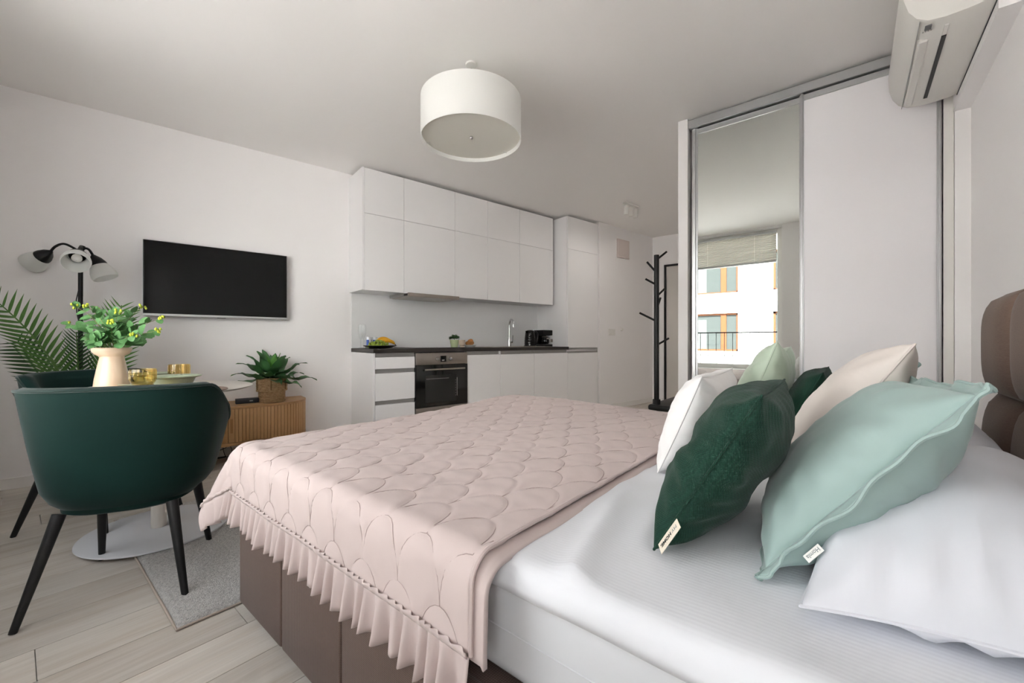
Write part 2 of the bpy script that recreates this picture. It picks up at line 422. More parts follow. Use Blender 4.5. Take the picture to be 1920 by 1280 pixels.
# hall door: black frame and leaf
d1 = struct(bpy.data.objects.new('door_1', None)); COL.objects.link(d1); d1.location = (XFAR, 1.83, 0)
G().rbox(-.02, -.001, -.445, .445, .012, 2.165, .003, 1).build('door_leaf', m_door, d1)
fr = G().box(-.035, -.001, .452, .478, 0, 2.196).box(-.035, -.001, -.478, -.452, 0, 2.196).box(-.035, -.001, -.478, .478, 2.170, 2.196)
fr.build('door_frame', m_mblack, d1, 0)
for z in (.45, 1.75): G().rbox(-.046, -.0352, .44, .47, z, z + .22, .004, 1).build('hinge', m_mblack, d1)

# ---- windows
for wi, (a, b) in enumerate(WIN):
    wn = struct(bpy.data.objects.new('window_%d' % (wi + 1), None)); COL.objects.link(wn); wn.location = (XW, (a + b) / 2, .56)
    hw = (b - a) / 2; hh = 2.645 - .56; t = .07
    fr = G().rbox(-.20, -.13, -hw, -hw + t, 0, hh, .006, 1).rbox(-.20, -.13, hw - t, hw, 0, hh, .006, 1)
    fr.rbox(-.20, -.13, -hw + t, hw - t, 0, t, .006, 1).rbox(-.20, -.13, -hw + t, hw - t, hh - t, hh, .006, 1)
    fr.build('window_frame', m_wplast, wn)
    G().box(-.17, -.162, -hw + t, hw - t, t, hh - t).build('pane', m_pane, wn, 0)
    G().rbox(-.125, .05, -hw - .02, hw + .02, -.028, .002, .006, 1).build('window_sill', m_wplast, wn)
    # pleated blind
    zt, zb = 2.575, 2.175
    bl = thing('pleated_blind', 'grey pleated blind half drawn over the %s' % ('window seen in the mirror' if wi else 'added narrow window near the headboard'), 'blind', (XW - .10, (a + b) / 2, zb))
    rows = []; npl = 17
    for i in range(npl * 2 + 1):
        z = (zt - zb) * i / (npl * 2); x = .013 if i % 2 else -.006
        rows.append([(x, -hw + .075, z), (x, hw - .075, z)])
    G().grid(rows).build('pleated_fabric', m_blind, bl, 0)
    G().rbox(-.015, .02, -hw + .072, hw - .072, -.03, -.002, .004, 1).build('bottom_rail', m_alu, bl)
    G().rbox(-.015, .02, -hw + .072, hw - .072, zt - zb, zt - zb + .03, .004, 1).build('head_rail', m_alu, bl)
    for yy in (-hw * .65, 0, hw * .65): G().tube([(.017, yy, 0), (.017, yy, zt - zb)], .0015, 5).build('cord', m_wplast, bl)
    # railing outside
    rl = thing('balcony_railing', 'thin dark metal railing outside the %s' % ('window seen in the mirror' if wi else 'added narrow window near the headboard'), 'railing', (XW - .36, (a + b) / 2, .35))
    G().rbox(-.014, .014, -hw - .03, hw + .03, .765, .783, .003, 1).build('top_rail', m_mblack, rl)
    G().rbox(-.012, .012, -hw - .03, hw + .03, .06, .075, .003, 1).build('bottom_rail', m_mblack, rl)
    bar = G().tube([(0, 0, .07), (0, 0, .77)], .005, 6).mesh('baluster', m_mblack)
    nb = int((2 * hw + .06) / .118)
    for i in range(nb + 1): put('baluster', bar, rl, (0, -hw - .03 + (2 * hw + .06) * i / nb, 0))
    for s in (-1, 1): G().rbox(.0, .10, s * (hw + .02) - .01, s * (hw + .02) + .01, .7, .72, .003, 1).build('wall_bracket', m_mblack, rl)

# ---- building across the street
FX = -16.4
gb = thing('opposite_building', 'white facade across the street with wooden framed windows', 'building', (FX, 4, -6))
cols = [(-6.6, -3.4), (-.29, 2.91), (4.4, 7.6), (9.9, 13.1)]; zr = [-5.39, -2.45, .49, 3.43, 6.37]; WHT = 1.93
y0, y1, zt = -22, 30, 9.2
fw = G(); edges = [y0] + [q for c in cols for q in c] + [y1]
for i in range(0, len(edges), 2):
    a, b = edges[i] - 4, edges[i + 1] - 4; n = max(1, int((b - a) / .16)); 
    fw.box(-.5, -.03, a, b, 0, zt + 6)
    for k in range(n):           # ribbed cladding
        p = a + (b - a) * k / n; fw.box(-.03, 0, p + .012, p + (b - a) / n - .012, 0, zt + 6)
zz = [-6] + [q for z in zr for q in (z, z + WHT)] + [zt]
for (a, b) in cols:
    for i in range(0, len(zz), 2): fw.box(-.5, 0, a - 4, b - 4, zz[i] + 6, zz[i + 1] + 6)
fw.build('facade', m_bwall, gb, 0)
for (a, b) in cols:
    for z in zr:
        cy = (a + b) / 2 - 4; hw = (b - a) / 2; Z = z + 6
        f = G().box(-.25, -.15, cy - hw, cy - hw + .09, Z, Z + WHT).box(-.25, -.15, cy + hw - .09, cy + hw, Z, Z + WHT)
        f.box(-.25, -.15, cy - hw, cy + hw, Z, Z + .09).box(-.25, -.15, cy - hw, cy + hw, Z + WHT - .09, Z + WHT)
        f.box(-.25, -.13, cy - hw + .55, cy - hw + .80, Z, Z + WHT)
        wf = f.build('window', m_borange, gb, 0)
        G().box(-.22, -.20, cy - hw + .09, cy + hw - .09, Z + .09, Z + WHT - .09).build('pane', m_bglass, wf, 0)
        cur = []
        for i in range(41):
            yy = cy - .1 + i * .035; cur.append([(-.192 + .006 * sin(i * 1.5), yy, Z + .10), (-.192 + .006 * sin(i * 1.5), yy, Z + WHT - .3)])
        G().grid(cur).build('curtain', m_curtain, wf, 0)
        G().box(-.1, .14, cy - hw - .08, cy + hw + .1, Z - .16, Z).build('sill', m_bwall, gb, 0)
        G().box(-.0, .07, cy - hw, cy + hw, Z + WHT + .12, Z + WHT + .42).build('lintel', m_bwall, gb, 0)
struct(G().box(-40, -.9, -30, 40, -6.2, -6).build('ground', m_street, smooth=0))

# ================================================================ KITCHEN
GAP = .0018
def slab(g, x0, x1, z0, z1, yf, th=.019): return g.rbox(x0 + GAP, x1 - GAP, yf, yf + th, z0 + GAP, z1 - GAP, .0012, 1)
ups = [0, .40, 1.0, 1.447, 1.945, 2.54]
uname = ['first wall cabinet, next to the television wall', 'wide wall cabinet above the range hood', 'narrow wall cabinet right beside the range hood', 'wall cabinet above the sink bowl', 'wide wall cabinet next to the tall fridge cabinet']
for i in range(5):
    wd = ups[i + 1] - ups[i]
    t = thing('wall_cabinet', 'white handleless %s' % uname[i], 'cabinet', K(ups[i], 0, 1.47), AK, 'kitchen wall cabinets')
    zb = .03 if i == 1 else 0
    G().box(0, wd, -.346, -.002, zb, 1.155).build('body', m_kin if i else m_kit, t, 0)
    slab(G(), 0, wd, -.004, .727, -.366).build('door', m_kit, t); slab(G(), 0, wd, .727, 1.157, -.366).build('door', m_kit, t)
G().rbox(-.019, -.0005, -.366, -.002, 0, 1.157, .001, 1).build('side_panel', m_kit, [o for o in COL.objects if o.name == 'wall_cabinet'][0])
hd = thing('range_hood', 'slim steel telescopic range hood under the wall cabinets', 'range hood', K(.403, 0, 1.44), AK)
G().box(.0, .594, -.34, -.01, .0, .055).build('body', m_rail, hd, 0)
G().rbox(.01, .584, -.44, -.05, -.008, -.001, .002, 1).build('visor', m_steel, hd)
G().rbox(.0, .594, -.462, -.437, -.012, .026, .004, 2).build('front_bar', m_steel, hd)
for x in (.0, .564): G().box(x, x + .03, -.437, -.36, -.001, .02).build('bracket', m_blackp, hd, 0)

bs = [0.019, .413, 1.018, 1.47, 1.992, 2.595, 3.247]
FRT = -.58
TOPZ = .874
# end panel + drawers
t = thing('drawer_cabinet', 'white three drawer base cabinet at the open end of the kitchen', 'cabinet', K(bs[0], 0, 0), AK, 'kitchen base cabinets'); wd = bs[1] - bs[0]
G().box(0, wd, -.54, -.002, .1, TOPZ).build('body', m_kin, t, 0)
G().rbox(-.019, -.0005, -.58, -.002, 0, TOPZ, .001, 1).build('side_panel', m_kit, t)
for z0, z1 in ((.724, .835), (.433, .687), (.11, .399)): slab(G(), 0, wd, z0, z1, FRT).build('drawer', m_kit, t)
for z0, z1 in ((.835, .873), (.687, .724), (.399, .433)): G().box(.002, wd - .002, -.558, -.541, z0, z1).build('grip_rail', m_rail, t, 0)
G().box(0, wd, -.52, -.5, 0, .1).build('plinth', m_kit, t, 0)
# oven housing + oven
t = thing('oven_housing', 'white base cabinet housing the built-in oven', 'cabinet', K(bs[1], 0, 0), AK, 'kitchen base cabinets'); wd = bs[2] - bs[1]
G().box(0, .012, -.54, -.002, .1, TOPZ).box(wd - .012, wd, -.54, -.002, .1, TOPZ).box(.012, wd - .012, -.54, -.002, .1, .25).build('body', m_kin, t, 0)
slab(G(), 0, wd, .11, .268, FRT).build('front', m_kit, t); G().box(0, wd, -.52, -.5, 0, .1).build('plinth', m_kit, t, 0)
t = thing('built_in_oven', 'black glass built-in oven with a steel control panel under the worktop', 'oven', K(bs[1] + .013, 0, .27), AK); wd = .579
G().box(0, wd, -.56, -.06, 0, .595).build('body', m_blackp, t, 0)
cp = G().rbox(-.008, wd + .008, -.592, -.561, .479, .597, .003, 2).build('control_panel', m_steel, t)
G().rbox(-.008, wd + .008, -.592, -.561, .0, .058, .003, 2).build('bottom_trim', m_steel, t)
dr = G().rbox(-.008, wd + .008, -.596, -.561, .06, .477, .003, 2).build('oven_door', m_black, t)
G().rbox(.09, wd - .13, -.5966, -.596, .10, .375, .0002, 1).build('door_window', M('oven_window', '2A2A29', .1, spec=.7), dr)
G().tube([(.07, -.632, .433), (wd - .05, -.632, .433)], .009, 10).tube([(.09, -.632, .433), (.09, -.594, .433)], .006, 8).tube([(wd - .07, -.632, .433), (wd - .07, -.594, .433)], .006, 8).build('door_handle', m_steel, dr)
G().box(.10, .36, -.5972, -.5967, .338, .3395).box(.455, .457, -.5972, -.5967, .15, .34).build('rack_marks', m_wplast, dr, 0)
for i in range(7): G().box(.436, .440, -.5972, -.5967, .155 + .026 * i, .158 + .026 * i).build('level_mark', m_wplast, dr, 0)
for x in (.22, .37):
    o = G(); o.add(*[[(x + a * cos(q) , -.592 - b, .535 + a * sin(q)) for a, b in ((.021, 0), (.019, .006), (.016, .022), (.0, .024)) for q in [2 * pi * k / 20 for k in range(20)]],
          [(j * 20 + k, j * 20 + (k + 1) % 20, (j + 1) * 20 + (k + 1) % 20, (j + 1) * 20 + k) for j in range(3) for k in range(20)]])
    o.build('knob', m_chrome, cp)
G().rbox(.263, .328, -.5945, -.5925, .505, .565, .0006, 1).build('display', m_black, cp)
tm = text_mesh('display_digits', '0:00', .017, m_wplast); put('display_digits', tm, cp, matrix=Matrix.Translation((.277, -.5950, .515)) @ Matrix.Rotation(R(90), 4, 'X'))
# plain base cabinets
bn = [None, None, 'white single door base cabinet right next to the oven', 'white single door base cabinet below the tap', 'white wide base cabinet below the kettle']
for i in (2, 3, 4):
    t = thing('base_cabinet', bn[i], 'cabinet', K(bs[i], 0, 0), AK, 'kitchen base cabinets'); wd = bs[i + 1] - bs[i]
    G().box(0, wd, -.54, -.002, .1, TOPZ - (.15 if i >= 3 else 0)).build('body', m_kin, t, 0)
    slab(G(), 0, wd, .11, .835, FRT).build('door', m_kit, t)
    G().box(.002, wd - .002, -.558, -.541, .835, .873).build('grip_rail', m_rail, t, 0); G().box(0, wd, -.52, -.5, 0, .1).build('plinth', m_kit, t, 0)
    if i == 2: G().rbox(wd - .012, wd + .004, -.578, -.5405, .836, .872, .001, 1).build('end_cap', m_kit, t)
# tall cabinet
t = thing('tall_fridge_cabinet', 'tall white cabinet at the hall end of the kitchen', 'cabinet', K(bs[5], 0, 0), AK); wd = bs[6] - bs[5]
G().rbox(.0, wd, -.558, -.002, .1, 2.627, .001, 1).build('body', m_kit, t)
for z0, z1 in ((.11, .828), (.895, 2.197), (2.197, 2.627)): slab(G(), 0, wd - .03, z0, z1, FRT).build('door', m_kit, t)
G().box(.0, wd - .03, -.577, -.559, .83, .852).box(.0, wd - .03, -.577, -.559, .872, .893).build('grip_rail', m_rail, t, 0)
G().rbox(wd - .038, wd - .03, -.58, -.559, .83, .893, .001, 1).build('end_cap', m_wplast, t)
G().box(0, wd, -.52, -.5, 0, .1).build('plinth', m_kit, t, 0)
# worktop, splashback
wt = thing('worktop', 'long dark worktop running over the base cabinets', 'worktop', K(0, 0, .875), AK)
G().rbox(-.004, bs[5] - .001, -.6, -.012, 0, .037, .002, 1).build('slab', m_top, wt)
sp = G().box(.001, bs[5] - .001, -.011, -.001, .913, 1.468).build('splashback', m_splash, loc=K(0, 0, 0), rotz=AK, smooth=0); tag(sp, 'plain white splashback panel between worktop and wall cabinets', 'splashback')
WZ = .912
ck = thing('cooktop', 'black glass cooktop set into the worktop above the oven', 'cooktop', K(.43, 0, WZ), AK)
G().rbox(0, .57, -.56, -.06, .0005, .006, .002, 1).build('glass_plate', m_black, ck)
sk = thing('sink', 'steel inset sink with drainer in the worktop', 'sink', K(1.40, 0, WZ), AK)
G().box(0, .95, -.53, -.09, .0005, .004).build('rim', m_steel, sk, 0)
G().rbox(.08, .46, -.49, -.14, -.14, -.001, .03, 3).build('bowl', m_steel, sk)
for i in range(6): G().rbox(.54, .9, -.46 + .055 * i, -.45 + .055 * i, .004, .007, .001, 1).build('drainer_rib', m_steel, sk)
def kpos(px, d, z=WZ): s, _ = kp(px, 640, d); return K(s, d, z)
tp = thing('kitchen_tap', 'tall chrome swan neck tap behind the sink', 'tap', kpos(955, .10), AK)
G().lathe([(.026, 0), (.026, .004), (.022, .008), (.021, .10), (.018, .11), (.0, .11)], 20).build('tap_body', m_chrome, tp)
pts = [(0, 0, .10), (0, 0, .28)] + [(-.02 + .055 * (cos(a) - 1) * .5 * 1.0 + .02, -.075 + .075 * cos(a), .28 + .075 * sin(a)) for a in [pi * k / 12 for k in range(1, 13)]]
pts += [(pts[-1][0], pts[-1][1], .25)]
G().tube(pts, .0115, 12).build('spout', m_chrome, tp)
G().tube([(.018, 0, .06), (.05, 0, .06)], .013, 12).tube([(.055, 0, .06), (.055, -.005, .15)], .005, 8).build('lever', m_chrome, tp)

# ---- things on the worktop
for k, (px, d, lb) in enumerate(((676.5, .12, 'clear champagne flute standing nearer the end wall'), (681.5, .17, 'clear champagne flute beside the blue cans'))):
    t = thing('champagne_flute', lb, 'glass', kpos(px, d, WZ + .0005), 0, 'champagne flutes on the worktop')
    G().lathe([(.033, 0), (.031, .003), (.005, .008), (.004, .085), (.012, .10), (.024, .14), (.026, .19), (.022, .235)], 20, cap=False).build('bowl_and_stem', m_clear, t)
    G().lathe([(.032, .0005), (.032, .002), (.001, .004)], 20).build('foot', m_clear, t)
for k, (px, d, lb) in enumerate(((690.5, .16, 'blue and white drinks can next to the flutes'), (702.5, .12, 'blue and white drinks can behind the bananas'))):
    t = thing('drinks_can', lb, 'can', kpos(px, d, WZ + .0005), 0, 'drinks cans on the worktop')
    G().lathe([(.024, 0), (.031, .008), (.031, .098), (.026, .110), (.026, .113), (.0, .111)], 24).build('can_body', m_can, t)
    for a0 in (2.2, 3.6, 5.2):
        rows = [[(.0316 * cos(a0 + q), .0316 * sin(a0 + q), z) for q in (0, .2, .4, .6, .8)] for z in (.02, .05, .085)]
        G().grid(rows).build('blue_print', m_canb, t)
pl = thing('fruit_platter', 'dark oval platter holding grapes and bananas', 'platter', kpos(713, .33), AK)
o = G().lathe([(.05, .001), (.10, .003), (.155, .022), (.165, .026), (.163, .030), (.10, .010), (.0, .007)], 40)
o.v = [(x, y_ * .62, z) for x, y_, z in o.v]; o.build('dish', m_tray, pl)
gp = kpos(711, .33)
gr = thing('grape_bunch', 'bunch of green grapes on the dark platter', 'grapes', gp + UP * .012, AK)
gm = G().ball((0, 0, 0), .0125, 12, 8, (1, 1, 1.12)).mesh('grape', m_grape, 180)
rr = random.Random(3)
for lay, n, rx, ry, z in ((0, 20, .115, .05, .012), (1, 16, .095, .04, .030), (2, 10, .07, .028, .046), (3, 5, .035, .015, .058)):
    for i in range(n):
        a = 2 * pi * i / n + lay; f = sqrt(rr.uniform(.25, 1))
        put('grape', gm, gr, (-.012 + rx * f * cos(a), -.01 + ry * f * sin(a), z + rr.uniform(-.004, .004)))
G().tube([(-.1, 0, .03), (0, 0, .065), (.05, .01, .06), (.08, .02, .075)], .0025, 6).build('stalk', m_palms, gr)
bb = thing('banana_bunch', 'yellow bananas lying behind the grapes on the platter', 'bananas', kpos(718, .24) + UP * .018, AK)
for k in range(3):
    pts = []; rs = []
    for i in range(13):
        a = -1.0 + 2.0 * i / 12; pts.append((.012 * k + .085 * sin(a) - .0, -.012 - .028 * k, .062 - .012 * k + .075 * (cos(a) - .75)))
        rs.append(.017 * (1 - abs(i / 6 - 1) ** 4 * .72))
    b_ = G().tube(pts, rs, 10).build('banana', m_banana, bb)
    G().tube([pts[-1], (pts[-1][0] + .012, pts[-1][1], pts[-1][2] - .012)], [.0055, .004], 8).build('banana_stem', m_bant, b_)
# herb pot, cup, bread plate
hp = thing('herb_pot', 'pale green pot with a bushy basil plant on the worktop', 'plant', kpos(852, .30, WZ + .0005), AK)
G().lathe([(.034, 0), (.037, .002), (.052, .082), (.053, .086), (.049, .086), (.046, .07), (.0, .07)], 28).build('pot', m_gpot, hp)
lf = G().add([(0, 0, 0), (.009, .012, .004), (.010, .022, .003), (0, .036, -.003), (-.010, .022, .003), (-.009, .012, .004), (0, .015, 0)], [(0, 1, 6), (1, 2, 6), (2, 3, 6), (3, 4, 6), (4, 5, 6), (5, 0, 6)]).mesh('leaf', m_basil, 60)
for i in range(120):
    a = rr.uniform(0, 2 * pi); e = rr.uniform(0, 1); q = .046 * sqrt(rr.random())
    put('leaf', lf, hp, matrix=Matrix.Translation((q * cos(a), q * sin(a), .082 + .055 * (1 - (q / .062) ** 2) * rr.uniform(.4, 1))) @ Matrix.Rotation(a - pi / 2, 4, 'Z') @ Matrix.Rotation(rr.uniform(-.3, .8), 4, 'X') @ Matrix.Scale(.85, 4))
G().tube([(0, 0, .06), (0, 0, .12)], .004, 6).build('stem', m_palms, hp)
t = thing('footed_cup', 'small beige footed cup between the herb pot and the bread', 'cup', kpos(866, .36, WZ + .0005), AK)
G().lathe([(.026, 0), (.026, .008), (.02, .016), (.033, .03), (.037, .085), (.034, .085), (.030, .035), (.0, .03)], 26).build('cup_body', m_cup, t)
t = thing('bread_plate', 'small white bowl plate holding bread rolls', 'plate', kpos(881, .33, WZ + .0005), AK)
G().lathe([(.035, 0), (.05, .006), (.073, .027), (.071, .03), (.045, .010), (0, .008)], 32).build('dish', m_wplate, t)
for k, (dx, dy, dz, sx) in enumerate(((-.022, 0, .05, 1.1), (.026, -.01, .05, 1.0), (.0, .012, .072, 1.0))):
    o = G().ball((0, 0, 0), .033, 16, 10, (1.15 * sx, .8, .75)); o.v = [(x, y_, z + .003 * sin(90 * x)) for x, y_, z in o.v]
    tag(o.build('bread_roll', m_bread, loc=kpos(881, .33) + XK * dx - YK * dy + UP * dz), 'golden bread roll %s on the small white plate' % ('nearest the cup', 'at the tap side', 'on top of the others')[k], 'bread', 'bread rolls')
# kettle
kt = thing('electric_kettle', 'black ribbed electric kettle beside the coffee maker', 'kettle', kpos(994, .24, WZ + .0005), AK)
G().lathe([(.075, 0), (.078, .006), (.076, .02), (.072, .10), (.062, .185), (.058, .205), (.035, .218), (.0, .22)], 32).build('kettle_body', m_black, kt)
G().tube([(.055, -.01, .195), (.09, -.015, .20), (.115, -.02, .17), (.118, -.02, .11), (.10, -.018, .06), (.07, -.01, .05)], [.009, .011, .012, .012, .011, .009], 10).build('handle', m_blackp, kt)
G().add([(-.05, -.022, .16), (-.05, .022, .16), (-.085, 0, .207), (-.045, -.026, .207), (-.045, .026, .207)], [(0, 2, 3), (1, 4, 2), (2, 4, 3), (0, 1, 2), (0, 3, 4, 1)]).build('spout', m_black, kt)
for i in range(7):
    z = .03 + .022 * i; G().lathe([(.0765 - .0001 * i * i * 3, z), (.0785 - .00033 * i * i, z + .008), (.0755 - .0003 * i * i, z + .016)], 32, cap=False).build('rib', m_black, kt)
G().lathe([(.08, 0), (.082, .004), (.082, .012), (.078, .016)], 32, c=(0, 0, 0)).build('base', m_blackp, kt)
cm = thing('coffee_maker', 'black drip coffee maker next to the kettle', 'coffee maker', kpos(1018, .20, WZ + .0005), AK)
G().rbox(-.09, .09, -.10, .10, 0, .03, .006, 2).rbox(-.09, .09, .02, .10, .03, .215, .006, 2).rbox(-.09, .09, -.10, .10, .15, .222, .008, 2).build('housing', m_blackp, cm)
G().lathe([(.045, .032), (.056, .05), (.056, .09), (.04, .125), (.0, .127)], 24, c=(.0, -.04, 0)).build('jug', m_black, cm)
G().lathe([(.043, .124), (.045, .13), (.03, .14), (0, .142)], 24, c=(0, -.04, 0)).build('jug_lid', m_steel, cm)
G().rbox(.045, .085, -.104, -.1, .06, .10, .002, 1).rbox(-.03, .03, -.104, -.1, .10, .115, .002, 1).build('badge', m_steel, cm)
t = thing('sugar_jar', 'small cork coloured jar at the end of the worktop', 'jar', kpos(1036, .22, WZ + .0005), AK)
G().lathe([(.03, 0), (.034, .004), (.034, .055), (.03, .06), (0, .06)], 24).build('jar_body', m_jar, t)
G().lathe([(.028, .06), (.031, .063), (.030, .073), (0, .075)], 24).build('lid', m_cup, t)

# ---- hall fittings
(s0, z1), (s1, z0) = kp(1156, 447, .58), kp(1178, 487, .58)
vt = thing('air_vent', 'square pale vent cover high on the hall wall', 'vent', K((s0 + s1) / 2, .581, (z0 + z1) / 2), AK); hw, hh = (s1 - s0) / 2, (z1 - z0) / 2
G().rbox(-hw, hw, -.022, 0, -hh, hh, .006, 2).build('frame', m_vent, vt)
G().rbox(-hw + .02, hw - .02, -.028, -.0225, -hh + .02, hh - .02, .003, 1).build('cover', m_vent, vt)
(s0, z1), (s1, z0) = kp(1140.5, 616.5, .58), kp(1153, 628.5, .58)
sw = thing('light_switch', 'white double light switch on the hall wall', 'switch', K((s0 + s1) / 2, .581, (z0 + z1) / 2), AK); hw, hh = (s1 - s0) / 2, (z1 - z0) / 2
G().rbox(-hw, hw, -.009, 0, -hh, hh, .002, 1).build('plate', m_wplast, sw)
for k in (-1, 1): G().rbox(k * hw / 2 - hw * .38, k * hw / 2 + hw * .38, -.014, -.0095, -hh * .7, hh * .7, .002, 1).build('rocker', m_wplast, sw)
s0, z0 = kp(1165, 618, .58)
dm = thing('thermostat_dial', 'tiny round white thermostat dial beside the light switch', 'thermostat', K(s0, .581, z0), AK)
G().tube([(0, 0, 0), (0, -.008, 0)], .024, 16).build('rosette', m_wplast, dm); G().tube([(0, -.0085, 0), (0, -.022, 0)], [.019, .016], 16).build('dial', m_wplast, dm)
# ceiling spot bar
sp_ = on_z(1183, 384, CZ - .01)
cs = thing('ceiling_spotlight', 'white three spot light bar on the hall ceiling', 'spotlight', (sp_.x, sp_.y, CZ - .0005), AK)
G().rbox(-.14, .14, -.025, .025, -.02, 0, .003, 1).build('bar', m_wplast, cs)
for x in (-.1, 0, .1):
    G().tube([(x, 0, -.02), (x, 0, -.04)], .006, 8).build('joint', m_wplast, cs)
    G().lathe([(.027, -.15), (.0275, -.148), (.0275, -.042), (.025, -.04), (0, -.04)], 20, c=(x, 0, 0)).build('spot_head', m_wplast, cs)
    ld = bpy.data.lights.new('spot_fill', 'AREA'); ld.shape = 'DISK'; ld.size = .04; ld.energy = 1.1; ld.color = (1, .94, .86)  # low fill glow added to brighten the hall; the spots look unlit
    lo = bpy.data.objects.new('spot_fill', ld); COL.objects.link(lo); lo.parent = cs; lo.location = (x, 0, -.1515)

# coat rack with bench seat
cr = thing('coat_rack', 'black tree shaped coat rack rising from a black bench beyond the bed', 'coat rack', (3.46, 1.275, 0))
G().tube([(0, 0, .45), (0, 0, 1.71)], .021, 16).build('pole', m_mblack, cr)
G().lathe([(.032, .452), (.032, .49), (.022, .495)], 16).build('collar', m_mblack, cr)
G().rbox(-.06, .66, -.21, .055, .40, .452, .02, 3).build('bench_seat', M('black_leather', '151717', .4), cr)
for x in (-.03, .63):
    for y_ in (-.18, .03): G().tube([(x, y_, 0), (x, y_, .40)], .014, 8).build('leg', m_mblack, cr)
sc_ = 3.48 / FPX
for (xa, ya, xb, yb) in ((1238, 487, 1255, 471), (1232, 511, 1218, 490), (1230, 534, 1215, 522), (1238, 556, 1251, 541), (1234, 580, 1238, 559), (1231, 602, 1204, 586), (1238, 647, 1259, 634)):
    za = CAMH + (640 - ya) * sc_; zb = CAMH + (640 - yb) * sc_; l = (xb - 1234.5) * sc_
    tip = RT * l + (FW * -.05 if abs(l) < .03 else FW * .02)
    G().tube([(0, 0, za), (tip.x, tip.y, zb)], .0085, 10).build('peg', m_mblack, cr)

# ================================================================ WARDROBE
wr = thing('sliding_wardrobe', 'white floor to ceiling sliding wardrobe with a mirror door', 'wardrobe', (3.29, .28, 0))
G().rbox(-.03, .03, -.672, .680, 2.594, 2.652, .003, 1).build('top_track', m_alu, wr)
G().rbox(-.028, .03, -.672, .680, 0.001, .02, .003, 1).build('bottom_track', m_alu, wr)
G().box(.04, .6, -.705, .675, .021, .04).box(.56, .6, -.705, .675, .04, 2.59).box(.04, .56, .65, .675, .04, 2.59).box(.04, .56, -.705, -.68, .04, 2.59).build('carcass', m_kin, wr, 0)
G().rbox(-.02, .039, -.708, -.668, .0, 2.652, .001, 1).build('side_panel', m_wplast, wr)
ym = lambda px: on_x(px, 640, 3.29).y - .28
md = G().box(.008, .014, ym(1500), ym(1308), .06, 2.56).build('mirror_door', m_mirror, wr, 0)
wd_ = G().box(-.012, -.004, ym(1756), ym(1507), .06, 2.56).build('white_door', m_wdoor, wr, 0)
def stile(y0, y1, x0, x1, par):
    q = G(); n = 3; w_ = (y1 - y0)
    q.rbox(x0 + .004, x1, y0, y1, .03, 2.592, .002, 1); q.rbox(x0 - .006, x0 + .004, y0 + w_ * .32, y1 - w_ * .22, .03, 2.592, .002, 1)
    q.build('aluminium_stile', m_alu, par)
stile(ym(1308), ym(1297), .0, .022, md); stile(ym(1503.5), ym(1498.5), .0, .022, md)
stile(ym(1507.5), ym(1501), -.022, -.002, wd_); stile(ym(1765), ym(1755.5), -.022, -.002, wd_)
for z in (.04, 2.565): 
    G().rbox(.003, .018, ym(1500), ym(1308), z - .018, z + .02, .002, 1).build('aluminium_rail', m_alu, md)
    G().rbox(-.018, -.002, ym(1756), ym(1507), z - .018, z + .02, .002, 1).build('aluminium_rail', m_alu, wd_)

# ================================================================ AIR CONDITIONER
AX0, AX1 = 2.345, 3.15
ac = thing('air_conditioner', 'white split air conditioner high on the wall above the bed', 'air conditioner', ((AX0 + AX1) / 2, -.424, 2.255))
prof = [(.0, .02), (.03, .012), (.08, .006), (.14, .004), (.19, .012), (.225, .035), (.25, .075), (.265, .13), (.268, .20), (.262, .26), (.245, .29), (.22, .303), (0, .305)]
hl = (AX1 - AX0) / 2; n = len(prof)
rows = []
for x, sc in ((-hl, .0), (-hl, 1), (-hl + .0, 1)): pass
q = G()
for x, k in ((-hl, .965), (-hl + .012, 1), (hl - .012, 1), (hl, .965)):
    q.v += [(x, .12 + (y_ - .12) * k if y_ > .12 else y_, .15 + (z - .15) * k) for y_, z in prof]
for j in range(3):
    for i in range(n): q.f.append((j * n + i, j * n + (i + 1) % n, (j + 1) * n + (i + 1) % n, (j + 1) * n + i))
q.f.append(tuple(range(n))); q.f.append(tuple(range(3 * n, 4 * n)))
q.build('casing', m_ac, ac, 40)
G().box(-hl + .13, hl - .10, .121, .136, .0015, .006).build('air_slot', m_blackp, ac, 0)
G().rbox(-hl + .05, -hl + .125, .122, .136, .001, .006, .001, 1).build('slot_end', m_wplast, ac)
G().rbox(-hl + .13, hl - .04, .172, .207, .004, .03, .006, 1).build('louvre', m_ac, ac)
G().box(-hl + .0, hl - .0, .2115, .213, .018, .024).build('panel_gap', m_rail, ac, 0)
G().rbox(-hl + .02, -hl + .05, .175, .195, .004, .01, .001, 1).build('display', M('display_grey', '5E5E60', .3), ac)
for i in range(4): G().box(-hl + .058, -hl + .062, .172 + .008 * i, .176 + .008 * i, .0055, .008).build('indicator', m_rail, ac, 0)
G().box(-hl + .01, hl - .003, -.0005, .003, .016, .022).build('back_gap', m_blackp, ac, 0)

